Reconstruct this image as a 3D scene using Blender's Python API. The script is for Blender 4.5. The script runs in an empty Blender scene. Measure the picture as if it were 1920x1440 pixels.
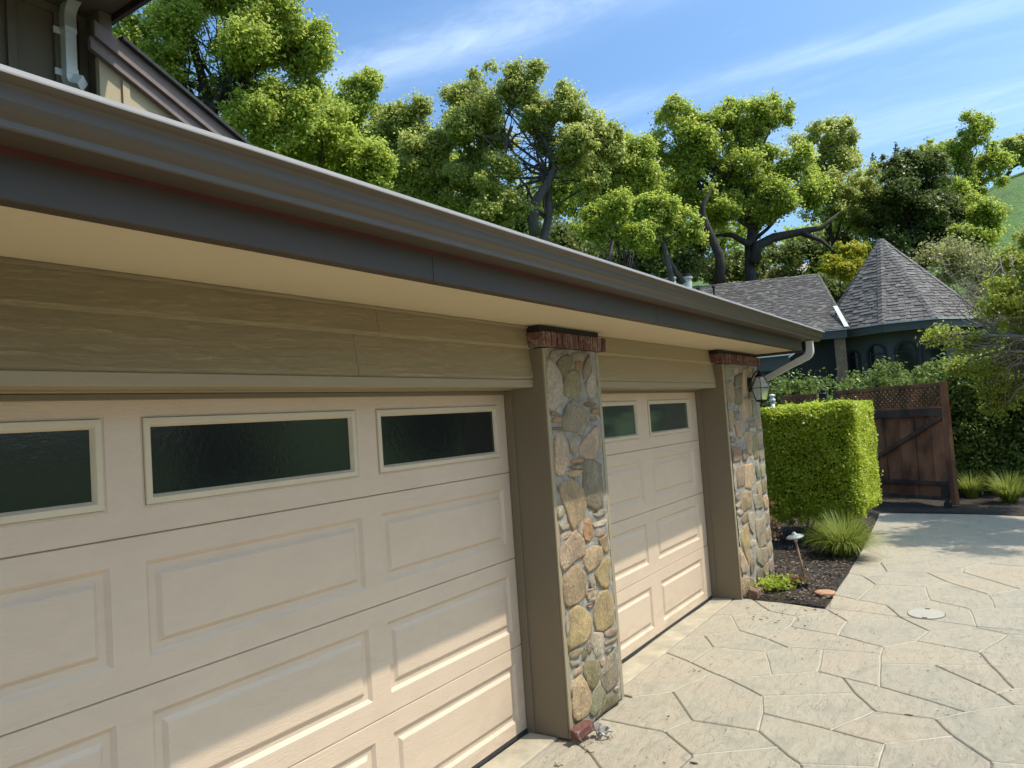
import bpy, math, random
import numpy as np
from mathutils import Vector, Matrix, noise as mnoise
random.seed(7); RNG = np.random.default_rng(11)
sc = bpy.context.scene
COL = sc.collection
# ------------------------------------------------------------------ camera
FPX, YAW, PITCH, ROLL = 1400., .5777, .0517, -.0699
CAM = np.array([-3.9323, -2.6267, 1.9107])
_F = np.array([math.cos(YAW)*math.cos(PITCH), math.sin(YAW)*math.cos(PITCH), math.sin(PITCH)])
_R = np.cross(_F, [0, 0, 1]); _R /= np.linalg.norm(_R); _U = np.cross(_R, _F)
_R2 = _R*math.cos(ROLL)+_U*math.sin(ROLL); _U2 = -_R*math.sin(ROLL)+_U*math.cos(ROLL)
def at(u, v, w):
    """survey helper: sight line measured on the 1920x1440 photograph, taken w metres out"""
    p = CAM + (_F + _R2*(u-960)/FPX - _U2*(v-720)/FPX)*w
    return Vector(p)
def atz(u, v, z=0.):
    d = _F + _R2*(u-960)/FPX - _U2*(v-720)/FPX
    return Vector(CAM + d*((z-CAM[2])/d[2]))
cd = bpy.data.cameras.new('camera'); cam = bpy.data.objects.new('camera', cd); COL.objects.link(cam)
cd.sensor_width = 36; cd.lens = 36*FPX/1920; cd.clip_end = 2000; cd.clip_start = .05
M = Matrix(((_R2[0], _U2[0], -_F[0]), (_R2[1], _U2[1], -_F[1]), (_R2[2], _U2[2], -_F[2]))).to_4x4()
M.translation = Vector(CAM); cam.matrix_world = M
sc.camera = cam
# ------------------------------------------------------------------ sky and sun
SUN = Vector((.42, -1, 2.03)).normalized()
wd = bpy.data.worlds.new('World'); sc.world = wd; wd.use_nodes = True
nt = wd.node_tree; N = nt.nodes; L = nt.links; N.clear()
def nd(nt, t, **k):
    n = nt.nodes.new(t)
    for a, b in k.items():
        if a.startswith('i_'): n.inputs[a[2:].replace('_', ' ')].default_value = b
        else: setattr(n, a, b)
    return n
sky = nd(nt, 'ShaderNodeTexSky', sky_type='NISHITA', sun_disc=False)
sky.sun_elevation = math.asin(SUN.z); sky.sun_rotation = math.atan2(SUN.x, SUN.y)
sky.altitude = 100; sky.air_density = 1.0; sky.dust_density = 4.0; sky.ozone_density = 2.0
tc = nd(nt, 'ShaderNodeTexCoord'); sp = nd(nt, 'ShaderNodeSeparateXYZ'); L.new(tc.outputs['Generated'], sp.inputs[0])
def mth(op, a, b=None, c=None, clamp=False, tree=None):
    t = tree or nt
    m = t.nodes.new('ShaderNodeMath'); m.operation = op; m.use_clamp = clamp
    for i, x in enumerate((a, b, c)):
        if x is None: continue
        if isinstance(x, (int, float)): m.inputs[i].default_value = x
        else: t.links.new(x, m.inputs[i])
    return m.outputs[0]
zz = mth('MAXIMUM', sp.outputs[2], .06)
px_ = mth('DIVIDE', sp.outputs[0], zz); py_ = mth('DIVIDE', sp.outputs[1], zz)
cb = nd(nt, 'ShaderNodeCombineXYZ'); L.new(mth('MULTIPLY', px_, 1.0), cb.inputs[0]); L.new(mth('MULTIPLY', mth('ADD', py_, mth('MULTIPLY', px_, .25)), .35), cb.inputs[1])
n1 = nd(nt, 'ShaderNodeTexNoise', i_Scale=1.35, i_Detail=9., i_Roughness=.62, i_Distortion=.5); L.new(cb.outputs[0], n1.inputs['Vector'])
n2 = nd(nt, 'ShaderNodeTexNoise', i_Scale=5.5, i_Detail=8., i_Roughness=.68, i_Distortion=.9); L.new(cb.outputs[0], n2.inputs['Vector'])
def streak(x0, wdt, amp):
    wob = mth('MULTIPLY', mth('SUBTRACT', n1.outputs[0], .5), .5)
    d = mth('DIVIDE', mth('SUBTRACT', mth('ADD', mth('ADD', px_, mth('MULTIPLY', py_, .10)), wob), x0), wdt)
    return mth('MULTIPLY', mth('POWER', 2.718, mth('MULTIPLY', mth('MULTIPLY', d, d), -1.)), amp)
s_ = mth('ADD', mth('ADD', streak(1.62, .12, .26), streak(2.32, .09, .17)), streak(3.15, .36, .17))
s_ = mth('MULTIPLY', s_, mth('MULTIPLY_ADD', n2.outputs[0], 2.2, -.45))
base = mth('MULTIPLY', mth('SUBTRACT', n1.outputs[0], .52, clamp=True), .7)
cl = mth('MINIMUM', mth('MAXIMUM', mth('ADD', s_, mth('MULTIPLY', base, mth('MULTIPLY_ADD', n2.outputs[0], 1.4, .1))), 0.), .8)
cl = mth('MULTIPLY', cl, mth('MULTIPLY', mth('SUBTRACT', sp.outputs[2], .03, clamp=True), 12., clamp=True))
mx = nd(nt, 'ShaderNodeMix', data_type='RGBA'); L.new(cl, mx.inputs['Factor'])
tint = nd(nt, 'ShaderNodeMix', data_type='RGBA', blend_type='MULTIPLY'); tint.inputs['Factor'].default_value = 1
L.new(sky.outputs[0], tint.inputs['A']); tint.inputs['B'].default_value = (.53, .73, .86, 1)
L.new(tint.outputs['Result'], mx.inputs['A']); mx.inputs['B'].default_value = (5.2, 5.9, 6.6, 1)
bg = nd(nt, 'ShaderNodeBackground'); bg.inputs['Strength'].default_value = .15
L.new(mx.outputs['Result'], bg.inputs['Color'])
ow = nd(nt, 'ShaderNodeOutputWorld'); L.new(bg.outputs[0], ow.inputs[0])
ld = bpy.data.lights.new('sun', 'SUN'); ld.energy = 2.45; ld.angle = math.radians(.53); ld.color = (1, .94, .82)
lo = bpy.data.objects.new('sun', ld); COL.objects.link(lo); lo.rotation_euler = SUN.to_track_quat('Z', 'Y').to_euler(); lo.location = (0, -5, 12)
sc.view_settings.view_transform = 'Standard'; sc.view_settings.look = 'None'; sc.view_settings.exposure = 1.0
sc.view_settings.gamma = 1; sc.view_settings.use_curve_mapping = False
sc.render.engine = 'CYCLES'; sc.cycles.max_bounces = 8; sc.cycles.diffuse_bounces = 4; sc.cycles.transparent_max_bounces = 8
sc.cycles.transmission_bounces = 6; sc.cycles.sample_clamp_indirect = 6

# ------------------------------------------------------------------ object helpers
MW = {}
def empty(name, loc=(0, 0, 0), rz=0., label=None, cat=None, group=None, parent=None):
    o = bpy.data.objects.new(name, None); COL.objects.link(o); o.empty_display_size = .1
    o.location = loc; o.rotation_euler = (0, 0, rz)
    m = Matrix.Translation(Vector(loc)) @ Matrix.Rotation(rz, 4, 'Z')
    if parent is not None: o.parent = parent
    MW[o.name] = m if parent is None else MW[parent.name] @ m
    tag(o, label, cat, group); return o
def tag(o, label=None, cat=None, group=None, kind=None):
    if label: o['label'] = label
    if cat: o['category'] = cat
    if group: o['group'] = group
    if kind: o['kind'] = kind
    return o
def link(name, me, mat=None, parent=None, local=False, smooth=False, kind=None, bevel=0.):
    """link a mesh given in world coordinates (or in the parent's when local)"""
    if parent is not None and not local: me.transform(MW[parent.name].inverted())
    o = bpy.data.objects.new(name, me); COL.objects.link(o)
    if parent is not None: o.parent = parent; MW[o.name] = MW[parent.name]
    else: MW[o.name] = Matrix.Identity(4)
    if mat is not None: me.materials.append(mat)
    if smooth: me.polygons.foreach_set('use_smooth', [True]*len(me.polygons))
    if kind: o['kind'] = kind
    if bevel:
        b = o.modifiers.new('bevel', 'BEVEL'); b.width = bevel; b.segments = 2; b.limit_method = 'ANGLE'; b.angle_limit = .6
    return o
class MB:
    def __init__(s): s.v = []; s.f = []
    def add(s, vs, fs):
        b = len(s.v); s.v += [tuple(p) for p in vs]; s.f += [tuple(b+i for i in f) for f in fs]; return s
    def box(s, x0, x1, y0, y1, z0, z1):
        return s.add([(x0, y0, z0), (x1, y0, z0), (x1, y1, z0), (x0, y1, z0), (x0, y0, z1), (x1, y0, z1), (x1, y1, z1), (x0, y1, z1)],
                     [(0, 3, 2, 1), (4, 5, 6, 7), (0, 1, 5, 4), (1, 2, 6, 5), (2, 3, 7, 6), (3, 0, 4, 7)])
    def bar(s, a, b, w, d, up=(0, 0, 1)):
        a = Vector(a); b = Vector(b); t = (b-a).normalized(); up = Vector(up)
        sd = t.cross(up).normalized(); u2 = sd.cross(t)
        P = []
        for c in (a, b):
            for i, j in ((-1, -1), (1, -1), (1, 1), (-1, 1)): P.append(c+sd*(i*w/2)+u2*(j*d/2))
        return s.add(P, [(0, 1, 2, 3)[::-1], (4, 5, 6, 7), (0, 1, 5, 4), (1, 2, 6, 5), (2, 3, 7, 6), (3, 0, 4, 7)])
    def prism(s, pts, axis, a0, a1):
        """closed profile pts in the two other axes, swept along axis"""
        def P(p, a):
            return {'x': (a, p[0], p[1]), 'y': (p[0], a, p[1]), 'z': (p[0], p[1], a)}[axis]
        n = len(pts); vs = [P(p, a0) for p in pts]+[P(p, a1) for p in pts]
        fs = [tuple(range(n))[::-1], tuple(range(n, 2*n))]+[(i, (i+1) % n, n+(i+1) % n, n+i) for i in range(n)]
        return s.add(vs, fs)
    def tube(s, pts, rad, n=8, cap=True, flat=None):
        pts = [Vector(p) for p in pts]; m = len(pts)
        if not hasattr(rad, '__len__'): rad = [rad]*m
        b = len(s.v); ref = None
        for i, p in enumerate(pts):
            t = (pts[min(i+1, m-1)]-pts[max(i-1, 0)]).normalized()
            if ref is None: ref = Vector((0, 0, 1)) if abs(t.z) < .9 else Vector((1, 0, 0))
            sd = t.cross(ref).normalized(); up = sd.cross(t); ref = up
            for k in range(n):
                a = 2*math.pi*k/n
                if flat: s.v.append(tuple(p+sd*(math.cos(a)*rad[i])+up*(math.sin(a)*rad[i]*flat)))
                else: s.v.append(tuple(p+sd*(math.cos(a)*rad[i])+up*(math.sin(a)*rad[i])))
        for i in range(m-1):
            for k in range(n): s.f.append((b+i*n+k, b+i*n+(k+1) % n, b+(i+1)*n+(k+1) % n, b+(i+1)*n+k))
        if cap: s.f.append(tuple(b+k for k in range(n))[::-1]); s.f.append(tuple(b+(m-1)*n+k for k in range(n)))
        return s
    def rtube(s, pts, w, d, up):
        """rectangular pipe swept along pts; w across, d along up"""
        pts = [Vector(p) for p in pts]; m = len(pts); b = len(s.v); up = Vector(up)
        for i, p in enumerate(pts):
            t = (pts[min(i+1, m-1)]-pts[max(i-1, 0)]).normalized(); sd = t.cross(up).normalized(); u2 = sd.cross(t)
            for c, e in ((-1, -1), (1, -1), (1, 1), (-1, 1)): s.v.append(tuple(p+sd*(c*w/2)+u2*(e*d/2)))
        for i in range(m-1):
            for k in range(4): s.f.append((b+i*4+k, b+i*4+(k+1) % 4, b+(i+1)*4+(k+1) % 4, b+(i+1)*4+k))
        s.f.append((b+3, b+2, b+1, b)); s.f.append(tuple(b+(m-1)*4+k for k in range(4)))
        return s
    def lathe(s, prof, c=(0, 0, 0), n=24, sx=1., sy=1.):
        b = len(s.v); m = len(prof)
        for r, z in prof:
            for k in range(n):
                a = 2*math.pi*k/n; s.v.append((c[0]+r*math.cos(a)*sx, c[1]+r*math.sin(a)*sy, c[2]+z))
        for i in range(m-1):
            for k in range(n): s.f.append((b+i*n+k, b+i*n+(k+1) % n, b+(i+1)*n+(k+1) % n, b+(i+1)*n+k))
        s.f.append(tuple(b+k for k in range(n))[::-1]); s.f.append(tuple(b+(m-1)*n+k for k in range(n)))
        return s
    def mesh(s, name):
        me = bpy.data.meshes.new(name); me.from_pydata([tuple(v) for v in s.v], [], s.f); me.update(); return me
    def build(s, name, mat=None, parent=None, **k): return link(name, s.mesh(name), mat, parent, **k)

# ------------------------------------------------------------------ materials
def newmat(name):
    m = bpy.data.materials.new(name); m.use_nodes = True
    return m, m.node_tree, m.node_tree.nodes['Principled BSDF']
def ramp(t, fac, stops, interp='LINEAR'):
    r = t.nodes.new('ShaderNodeValToRGB'); r.color_ramp.interpolation = interp
    e = r.color_ramp.elements
    while len(e) < len(stops): e.new(.5)
    for x, (p, c) in zip(e, stops): x.position = p; x.color = (*c, 1) if len(c) == 3 else c
    t.links.new(fac, r.inputs[0]); return r.outputs[0]
def coord(t, scale=(1, 1, 1), gen=False, loc=(0, 0, 0)):
    if gen: o = t.nodes.new('ShaderNodeNewGeometry').outputs['Position']
    else: o = t.nodes.new('ShaderNodeTexCoord').outputs['Object']
    mp = t.nodes.new('ShaderNodeMapping'); mp.inputs['Scale'].default_value = scale; mp.inputs['Location'].default_value = loc; t.links.new(o, mp.inputs[0]); return mp.outputs[0]
def noi(t, vec, scale, detail=5., rough=.55, dist=0.):
    n = nd(t, 'ShaderNodeTexNoise', i_Scale=scale, i_Detail=detail, i_Roughness=rough, i_Distortion=dist)
    t.links.new(vec, n.inputs['Vector']); return n.outputs[0]
def bump(t, bs, h, strength, dist):
    b = t.nodes.new('ShaderNodeBump'); b.inputs['Strength'].default_value = strength; b.inputs['Distance'].default_value = dist
    t.links.new(h, b.inputs['Height']); t.links.new(b.outputs[0], bs.inputs['Normal']); return b
def mixc(t, fac, a, b, mode='MIX'):
    m = t.nodes.new('ShaderNodeMix'); m.data_type = 'RGBA'; m.blend_type = mode
    for s, x in (('Factor', fac), ('A', a), ('B', b)):
        if isinstance(x, (int, float)): m.inputs[s].default_value = x
        elif isinstance(x, tuple): m.inputs[s].default_value = (*x, 1)
        else: t.links.new(x, m.inputs[s])
    return m.outputs['Result']
def mat_plain(name, col, rough=.6, var=.12, scale=8., bs=.15, bd=.002, metal=0., objvar=0., aniso=(1, 1, 1), spec=.5, gen=True):
    """paint, metal, plastic: base colour with soft blotches, dirt and fine relief"""
    m, t, p = newmat(name)
    v = coord(t, aniso, gen)
    n = noi(t, v, scale, 6, .6)
    c = mixc(t, ramp(t, n, [(.3, (0, 0, 0)), (.75, (1, 1, 1))]), tuple(x*(1-var) for x in col), tuple(min(1, x*(1+var)) for x in col))
    if objvar:
        oi = t.nodes.new('ShaderNodeObjectInfo')
        hs = t.nodes.new('ShaderNodeHueSaturation'); t.links.new(c, hs.inputs['Color'])
        t.links.new(mth('MULTIPLY_ADD', oi.outputs['Random'], objvar*2, 1-objvar, tree=t), hs.inputs['Value']); c = hs.outputs[0]
    t.links.new(c, p.inputs['Base Color']); p.inputs['Metallic'].default_value = metal
    t.links.new(mth('MULTIPLY_ADD', n, .2, rough-.1, tree=t), p.inputs['Roughness'])
    p.inputs['Specular IOR Level'].default_value = spec
    if bs: bump(t, p, noi(t, v, scale*14, 4, .6), bs, bd)
    return m
def mat_wood_paint(name, col, rough=.6, strength=.9, scale=1., axis='x'):
    """painted rough-sawn cedar: raised grain along the board"""
    m, t, p = newmat(name)
    sc_ = {'x': (1.1, 14, 14), 'z': (14, 14, 1.1)}[axis]
    v = coord(t, tuple(s*scale for s in sc_), True)
    warp = noi(t, coord(t, tuple(s*scale*.5 for s in ({'x': (2.2, 6, 6), 'z': (6, 6, 2.2)}[axis])), True), 1.2, 3, .6)
    va = t.nodes.new('ShaderNodeVectorMath'); va.operation = 'ADD'; t.links.new(v, va.inputs[0])
    cbn = t.nodes.new('ShaderNodeCombineXYZ'); w3 = mth('MULTIPLY', warp, 2.6, tree=t)
    for i in range(3): t.links.new(w3, cbn.inputs[i])
    t.links.new(cbn.outputs[0], va.inputs[1])
    g = noi(t, va.outputs[0], 3.4, 9, .78, .9)
    g2 = noi(t, coord(t, tuple(s*scale for s in ({'x': (3, 60, 60), 'z': (60, 60, 3)}[axis])), True), 3, 5, .7)
    h = mth('ADD', mth('MULTIPLY', mth('ABSOLUTE', mth('SUBTRACT', mth('FRACT', mth('MULTIPLY', g, 7., tree=t), tree=t), .5, tree=t), tree=t), .8, tree=t), mth('MULTIPLY', g2, .45, tree=t), tree=t)
    big = noi(t, coord(t, (1, 1, 1), True), 1.7, 4, .6)
    c = mixc(t, big, tuple(x*.94 for x in col), tuple(x*1.06 for x in col))
    c = mixc(t, ramp(t, h, [(.1, (1, 1, 1)), (.5, (0, 0, 0))]), c, tuple(x*.92 for x in col))
    t.links.new(c, p.inputs['Base Color']); p.inputs['Roughness'].default_value = rough
    bump(t, p, h, strength, .006)
    return m
def mat_leaf(name, c1, c2, c3=None, trans=.35, rough=.45, hue=.0, spec=.4):
    m, t, p = newmat(name)
    g = t.nodes.new('ShaderNodeNewGeometry')
    r = g.outputs['Random Per Island']
    big = noi(t, g.outputs['Position'], .9, 3, .6)
    stops = [(0., c1), (.55, c2)]+([(1., c3)] if c3 else [(1., c2)])
    f = mth('MULTIPLY_ADD', r, .62, mth('MULTIPLY_ADD', big, .9, -.25, tree=t), tree=t)
    c = ramp(t, f, stops)
    t.links.new(c, p.inputs['Base Color']); p.inputs['Roughness'].default_value = rough; p.inputs['Specular IOR Level'].default_value = spec
    tr = t.nodes.new('ShaderNodeBsdfTranslucent')
    tcl = mixc(t, .5, c, tuple(min(1, x*1.6) for x in (c3 or c2))); t.links.new(tcl, tr.inputs[0])
    ms = t.nodes.new('ShaderNodeMixShader'); ms.inputs[0].default_value = trans
    t.links.new(p.outputs[0], ms.inputs[1]); t.links.new(tr.outputs[0], ms.inputs[2])
    t.links.new(ms.outputs[0], t.nodes['Material Output'].inputs[0]); return m
def mat_bark(name, c1, c2):
    m, t, p = newmat(name)
    v = coord(t, (1, 1, .35), True); n = noi(t, v, 9, 8, .7, .4)
    t.links.new(ramp(t, n, [(.3, c1), (.7, c2)]), p.inputs['Base Color']); p.inputs['Roughness'].default_value = .95
    bump(t, p, n, 1., .05); return m
def mat_stone(name, c):
    m, t, p = newmat(name)
    oi = t.nodes.new('ShaderNodeObjectInfo')
    v = coord(t, (1, 1, 1), True)
    n = noi(t, v, 7, 7, .65, .6); f = noi(t, v, 55, 6, .75); wv = noi(t, coord(t, (30, 30, 5), True), 1.5, 6, .7, .8)
    a = mixc(t, ramp(t, n, [(.3, (0, 0, 0)), (.7, (1, 1, 1))]), tuple(x*.58 for x in c), tuple(min(1, x*1.38) for x in c))
    a = mixc(t, ramp(t, f, [(.35, (0, 0, 0)), (.62, (1, 1, 1))]), tuple(x*.6 for x in c), a)
    # lime bloom in patches
    lime = ramp(t, noi(t, coord(t, (1, 1, .55), True, (3.1, 0, 1)), 10, 8, .78, .9), [(.56, (0, 0, 0)), (.70, (1, 1, 1))])
    a = mixc(t, mth('MULTIPLY', lime, .34 if name != 'stone_white' else .62, tree=t), a, (.58, .52, .42))
    hs = t.nodes.new('ShaderNodeHueSaturation'); t.links.new(a, hs.inputs['Color'])
    t.links.new(mth('MULTIPLY_ADD', oi.outputs['Random'], .5, .78, tree=t), hs.inputs['Value'])
    t.links.new(hs.outputs[0], p.inputs['Base Color']); p.inputs['Roughness'].default_value = .85
    h = mth('ADD', mth('ADD', mth('MULTIPLY', n, .8, tree=t), mth('MULTIPLY', f, .35, tree=t), tree=t), mth('MULTIPLY', wv, .5, tree=t), tree=t)
    bump(t, p, h, 1., .028); return m
MT = {}
MT['siding'] = mat_wood_paint('siding_paint', (.47, .36, .195), .62, 1.15)
MT['trim'] = mat_wood_paint('trim_paint', (.31, .245, .145), .6, .25)
MT['trimz'] = mat_wood_paint('jamb_paint', (.175, .138, .085), .55, .10, axis='z')
MT['door'] = None
MT['soffit'] = mat_plain('soffit_paint', (.46, .365, .215), .75, .07, 2.2, .35, .002)
def mat_soffit():
    m, t, p = newmat('soffit_paint'); g = t.nodes.new('ShaderNodeNewGeometry'); sx = t.nodes.new('ShaderNodeSeparateXYZ'); t.links.new(g.outputs['Position'], sx.inputs[0])
    b = noi(t, coord(t, (1, 1, 1), True), 1.6, 5, .6); n = noi(t, coord(t, (1, 1.6, 1), True), 42, 6, .75); big = noi(t, coord(t, (1, 1, 1), True), 2.1, 3, .5)
    c = mixc(t, b, (.47, .385, .235), (.54, .445, .28))
    edge = mth('MULTIPLY_ADD', sx.outputs[1], -14., -9.55, clamp=True, tree=t)      # flaking paint hugging the fascia
    fl = mth('GREATER_THAN', mth('MULTIPLY', mth('MULTIPLY', edge, n, tree=t), ramp(t, big, [(.42, (0, 0, 0)), (.52, (1, 1, 1))]), tree=t), .40, tree=t)
    sp = mth('GREATER_THAN', noi(t, coord(t, (1, 1, 1), True), 75, 2, .5), .77, tree=t)
    t.links.new(mixc(t, mth('MAXIMUM', mth('MULTIPLY', fl, .8, tree=t), mth('MULTIPLY', sp, .5, tree=t), tree=t), c, (.10, .075, .045)), p.inputs['Base Color']); p.inputs['Roughness'].default_value = .75
    bump(t, p, mth('ADD', mth('MULTIPLY', b, .5, tree=t), mth('MULTIPLY', fl, -.6, tree=t), tree=t), .4, .004); return m
MT['soffit'] = mat_soffit()
MT['fascia'] = mat_plain('fascia_paint', (.042, .027, .014), .5, .3, 3.5, .25, .002, aniso=(.35, 1, 1.6))
MT['red'] = mat_plain('old_red_paint', (.075, .014, .010), .7, .3, 6)
MT['gutter'] = mat_plain('gutter_enamel', (.072, .055, .038), .42, .03, 1.2, .0, .0008, spec=.5)
MT['lip'] = mat_plain('sunlit_gutter_edge', (.20, .18, .16), .45, .10, 9, .15, .0008)  # sunlight on the lip put into a paler colour than the gutter
MT['white'] = mat_plain('white_enamel', (.74, .74, .70), .38, .08, 5, .08, .001)
MT['dspout'] = mat_plain('cream_enamel', (.50, .48, .42), .4, .10, 7, .08, .001)
MT['frame'] = mat_plain('window_frame_plastic', (.58, .48, .33), .5, .05, 6, .05)
MT['rubber'] = mat_plain('rubber', (.03, .03, .03), .6, .3, 20)
MT['black'] = mat_plain('black_paint', (.015, .014, .013), .7, .3, 10)
MT['mortar'] = mat_plain('mortar', (.45, .405, .325), .95, .42, 13, 1., .025)
MT['mortar_cap'] = mat_plain('cap_mortar', (.42, .39, .35), .95, .35, 26, 1., .006)
MT['board'] = mat_wood_paint('upper_siding_paint', (.15, .115, .075), .7, .25, axis='z')
MT['boardL'] = mat_wood_paint('gable_siding_paint', (.46, .36, .22), .7, .3, axis='z')
MT['barge'] = mat_plain('bargeboard_paint', (.19, .135, .115), .6, .2, 9, .5, .003)
MT['shingle_roof'] = mat_plain('dark_shingle', (.05, .048, .05), .95, .4, 30, 1, .006)
def mat_door():
    m, t, p = newmat('garage_door_paint')
    v = coord(t, (9, 40, 60), True); g = noi(t, v, 2.2, 5, .7, .7)
    b = noi(t, coord(t, (1, 1, 1), True), 1.2, 4)
    dirt = noi(t, coord(t, (1, 1, 2.5), True), 3.5, 7, .7, .6); sx = t.nodes.new('ShaderNodeSeparateXYZ'); gg = t.nodes.new('ShaderNodeNewGeometry'); t.links.new(gg.outputs['Position'], sx.inputs[0])
    low = mth('MULTIPLY_ADD', sx.outputs[2], -3.2, 1., clamp=True, tree=t)
    dm = mth('MULTIPLY', mth('ADD', mth('MULTIPLY', low, .45, tree=t), .16, tree=t), ramp(t, dirt, [(.42, (0, 0, 0)), (.72, (1, 1, 1))]), tree=t)
    spk = mth('GREATER_THAN', noi(t, coord(t, (1, 1, 1), True), 60, 2, .5), .80, tree=t)
    cc = mixc(t, dm, mixc(t, b, (.595, .452, .322), (.635, .487, .352)), (.33, .26, .19))
    t.links.new(mixc(t, mth('MULTIPLY', spk, .4, tree=t), cc, (.2, .15, .1)), p.inputs['Base Color']); p.inputs['Roughness'].default_value = .42
    bump(t, p, g, .8, .003); return m
MT['door'] = mat_door()
def mat_pane(name, strong, col=(.014, .016, .016, 1)):
    m, t, p = newmat(name)
    p.inputs['Base Color'].default_value = col; p.inputs['Roughness'].default_value = .04
    p.inputs['Specular IOR Level'].default_value = .5; p.inputs['IOR'].default_value = 1.5
    v = coord(t, (1, 1, 1), True)
    n = mth('ADD', noi(t, v, 45, 3, .6, .6), mth('MULTIPLY', noi(t, v, 140, 2, .5), .4, tree=t), tree=t)
    bump(t, p, n, strong, .002); return m
MT['pane_rough'] = mat_pane('obscure_glass', .22); MT['pane_smooth'] = mat_pane('clear_glass', .03, (.045, .058, .05, 1))
def mat_brick():
    m, t, p = newmat('cap_brick')
    oi = t.nodes.new('ShaderNodeObjectInfo'); v = coord(t, (1, 1, 1), True); n = noi(t, v, 60, 6, .75); n2 = noi(t, v, 22, 5, .7, .7)
    c = ramp(t, oi.outputs['Random'], [(0, (.075, .022, .016)), (.5, (.13, .042, .028)), (1, (.19, .085, .06))])
    c = mixc(t, mth('MULTIPLY', ramp(t, n2, [(.5, (0, 0, 0)), (.66, (1, 1, 1))]), .55, tree=t), c, (.42, .38, .34))
    c = mixc(t, ramp(t, n, [(.3, (1, 1, 1)), (.5, (0, 0, 0))]), c, (.05, .03, .025))
    t.links.new(c, p.inputs['Base Color']); p.inputs['Roughness'].default_value = .9; bump(t, p, n, 1, .006); return m
MT['brick'] = mat_brick()
def mat_slab(name, c, dark=0.):
    m, t, p = newmat(name)
    oi = t.nodes.new('ShaderNodeObjectInfo'); v = coord(t, (1, 1, 1), True)
    n = noi(t, v, 1.6, 7, .68, .7); f = noi(t, coord(t, (1.8, 3.6, 1), True), 4.5, 10, .80, 1.6); g = noi(t, v, 110, 4, .8)
    v3 = noi(t, coord(t, (1, 1, 1), True, (7, 3, 0)), 3.3, 5, .6, .3)
    hue = ramp(t, oi.outputs['Random'], [(0., (.36, .315, .23)), (.25, (.40, .345, .25)), (.45, (.34, .312, .24)), (.65, (.40, .33, .245)), (.85, (.44, .345, .235)), (1., (.335, .312, .25))])
    col = mixc(t, ramp(t, n, [(.28, (0, 0, 0)), (.72, (1, 1, 1))]), hue, c)
    col = mixc(t, mth('MULTIPLY', ramp(t, v3, [(.42, (0, 0, 0)), (.68, (1, 1, 1))]), .45, tree=t), col, (.42, .325, .22))
    col = mixc(t, mth('MULTIPLY', ramp(t, v3, [(.30, (1, 1, 1)), (.48, (0, 0, 0))]), .45, tree=t), col, (.235, .218, .165))
    crk = ramp(t, f, [(.38, (1, 1, 1)), (.45, (0, 0, 0))])
    col = mixc(t, mth('MULTIPLY', crk, .52, tree=t), col, (.15, .13, .10))
    col = mixc(t, mth('MULTIPLY', ramp(t, f, [(.60, (0, 0, 0)), (.72, (1, 1, 1))]), .35, tree=t), col, (.46, .43, .35))
    col = mixc(t, ramp(t, g, [(.28, (1, 1, 1)), (.42, (0, 0, 0))]), col, (.20, .185, .15))
    t.links.new(col, p.inputs['Base Color']); p.inputs['Roughness'].default_value = .82
    h = mth('ADD', mth('MULTIPLY', f, 1.0, tree=t), mth('MULTIPLY', g, .12, tree=t), tree=t)
    bump(t, p, h, 1.0, .018); return m
MT['slab'] = mat_slab('stamped_concrete', (.415, .36, .265))
MT['apron'] = mat_plain('apron_concrete', (.37, .315, .225), .85, .3, 5, .6, .003)
MT['concrete'] = mat_slab('driveway_concrete', (.415, .365, .275))
MT['grout_w'] = mat_plain('white_grout', (.47, .425, .33), .95, .22, 30, 1, .004)
MT['grout_d'] = mat_plain('dark_joint', (.20, .175, .135), .95, .4, 30, 1, .004)
def mat_mulch():
    m, t, p = newmat('mulch'); v = coord(t, (1, 1, 1), True)
    n = noi(t, v, 38, 6, .8, 1.); c = ramp(t, n, [(.3, (.018, .013, .009)), (.55, (.05, .036, .025)), (.72, (.16, .12, .08))])
    t.links.new(c, p.inputs['Base Color']); p.inputs['Roughness'].default_value = .95; bump(t, p, n, 1, .03); return m
MT['mulch'] = mat_mulch()
def mat_hill():
    m, t, p = newmat('hill_ground'); v = coord(t, (1, 1, 1), True)
    n = noi(t, v, .16, 5, .6); f = noi(t, v, 2.3, 8, .75)
    c = ramp(t, n, [(.3, (.085, .17, .022)), (.6, (.12, .21, .03)), (.8, (.17, .22, .05))])
    c = mixc(t, ramp(t, f, [(.35, (1, 1, 1)), (.62, (0, 0, 0))]), c, (.045, .085, .012))
    t.links.new(c, p.inputs['Base Color']); p.inputs['Roughness'].default_value = .95; bump(t, p, f, 1, .2); return m
MT['hill'] = mat_hill()
MT['bark'] = mat_bark('oak_bark', (.018, .014, .011), (.075, .062, .05))
MT['bark_l'] = mat_bark('pale_bark', (.045, .038, .032), (.15, .13, .11))
MT['twig'] = mat_bark('dry_twig', (.16, .13, .10), (.33, .29, .24))
MT['lf_oak'] = mat_leaf('oak_leaf', (.17, .235, .028), (.33, .41, .05), (.50, .54, .11), .52)
MT['lf_oak2'] = mat_leaf('oak_leaf_olive', (.19, .235, .045), (.36, .41, .08), (.52, .53, .17), .52)
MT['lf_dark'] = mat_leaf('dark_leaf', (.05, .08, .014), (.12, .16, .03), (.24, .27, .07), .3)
MT['lf_lime'] = mat_leaf('lime_leaf', (.18, .25, .025), (.32, .40, .045), (.48, .52, .09), .48)
MT['lf_yel'] = mat_leaf('yellow_leaf', (.20, .24, .015), (.36, .36, .02), (.48, .42, .03), .4)
MT['lf_olive'] = mat_leaf('olive_leaf', (.16, .17, .05), (.3, .3, .1), (.42, .4, .17), .4)
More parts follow.
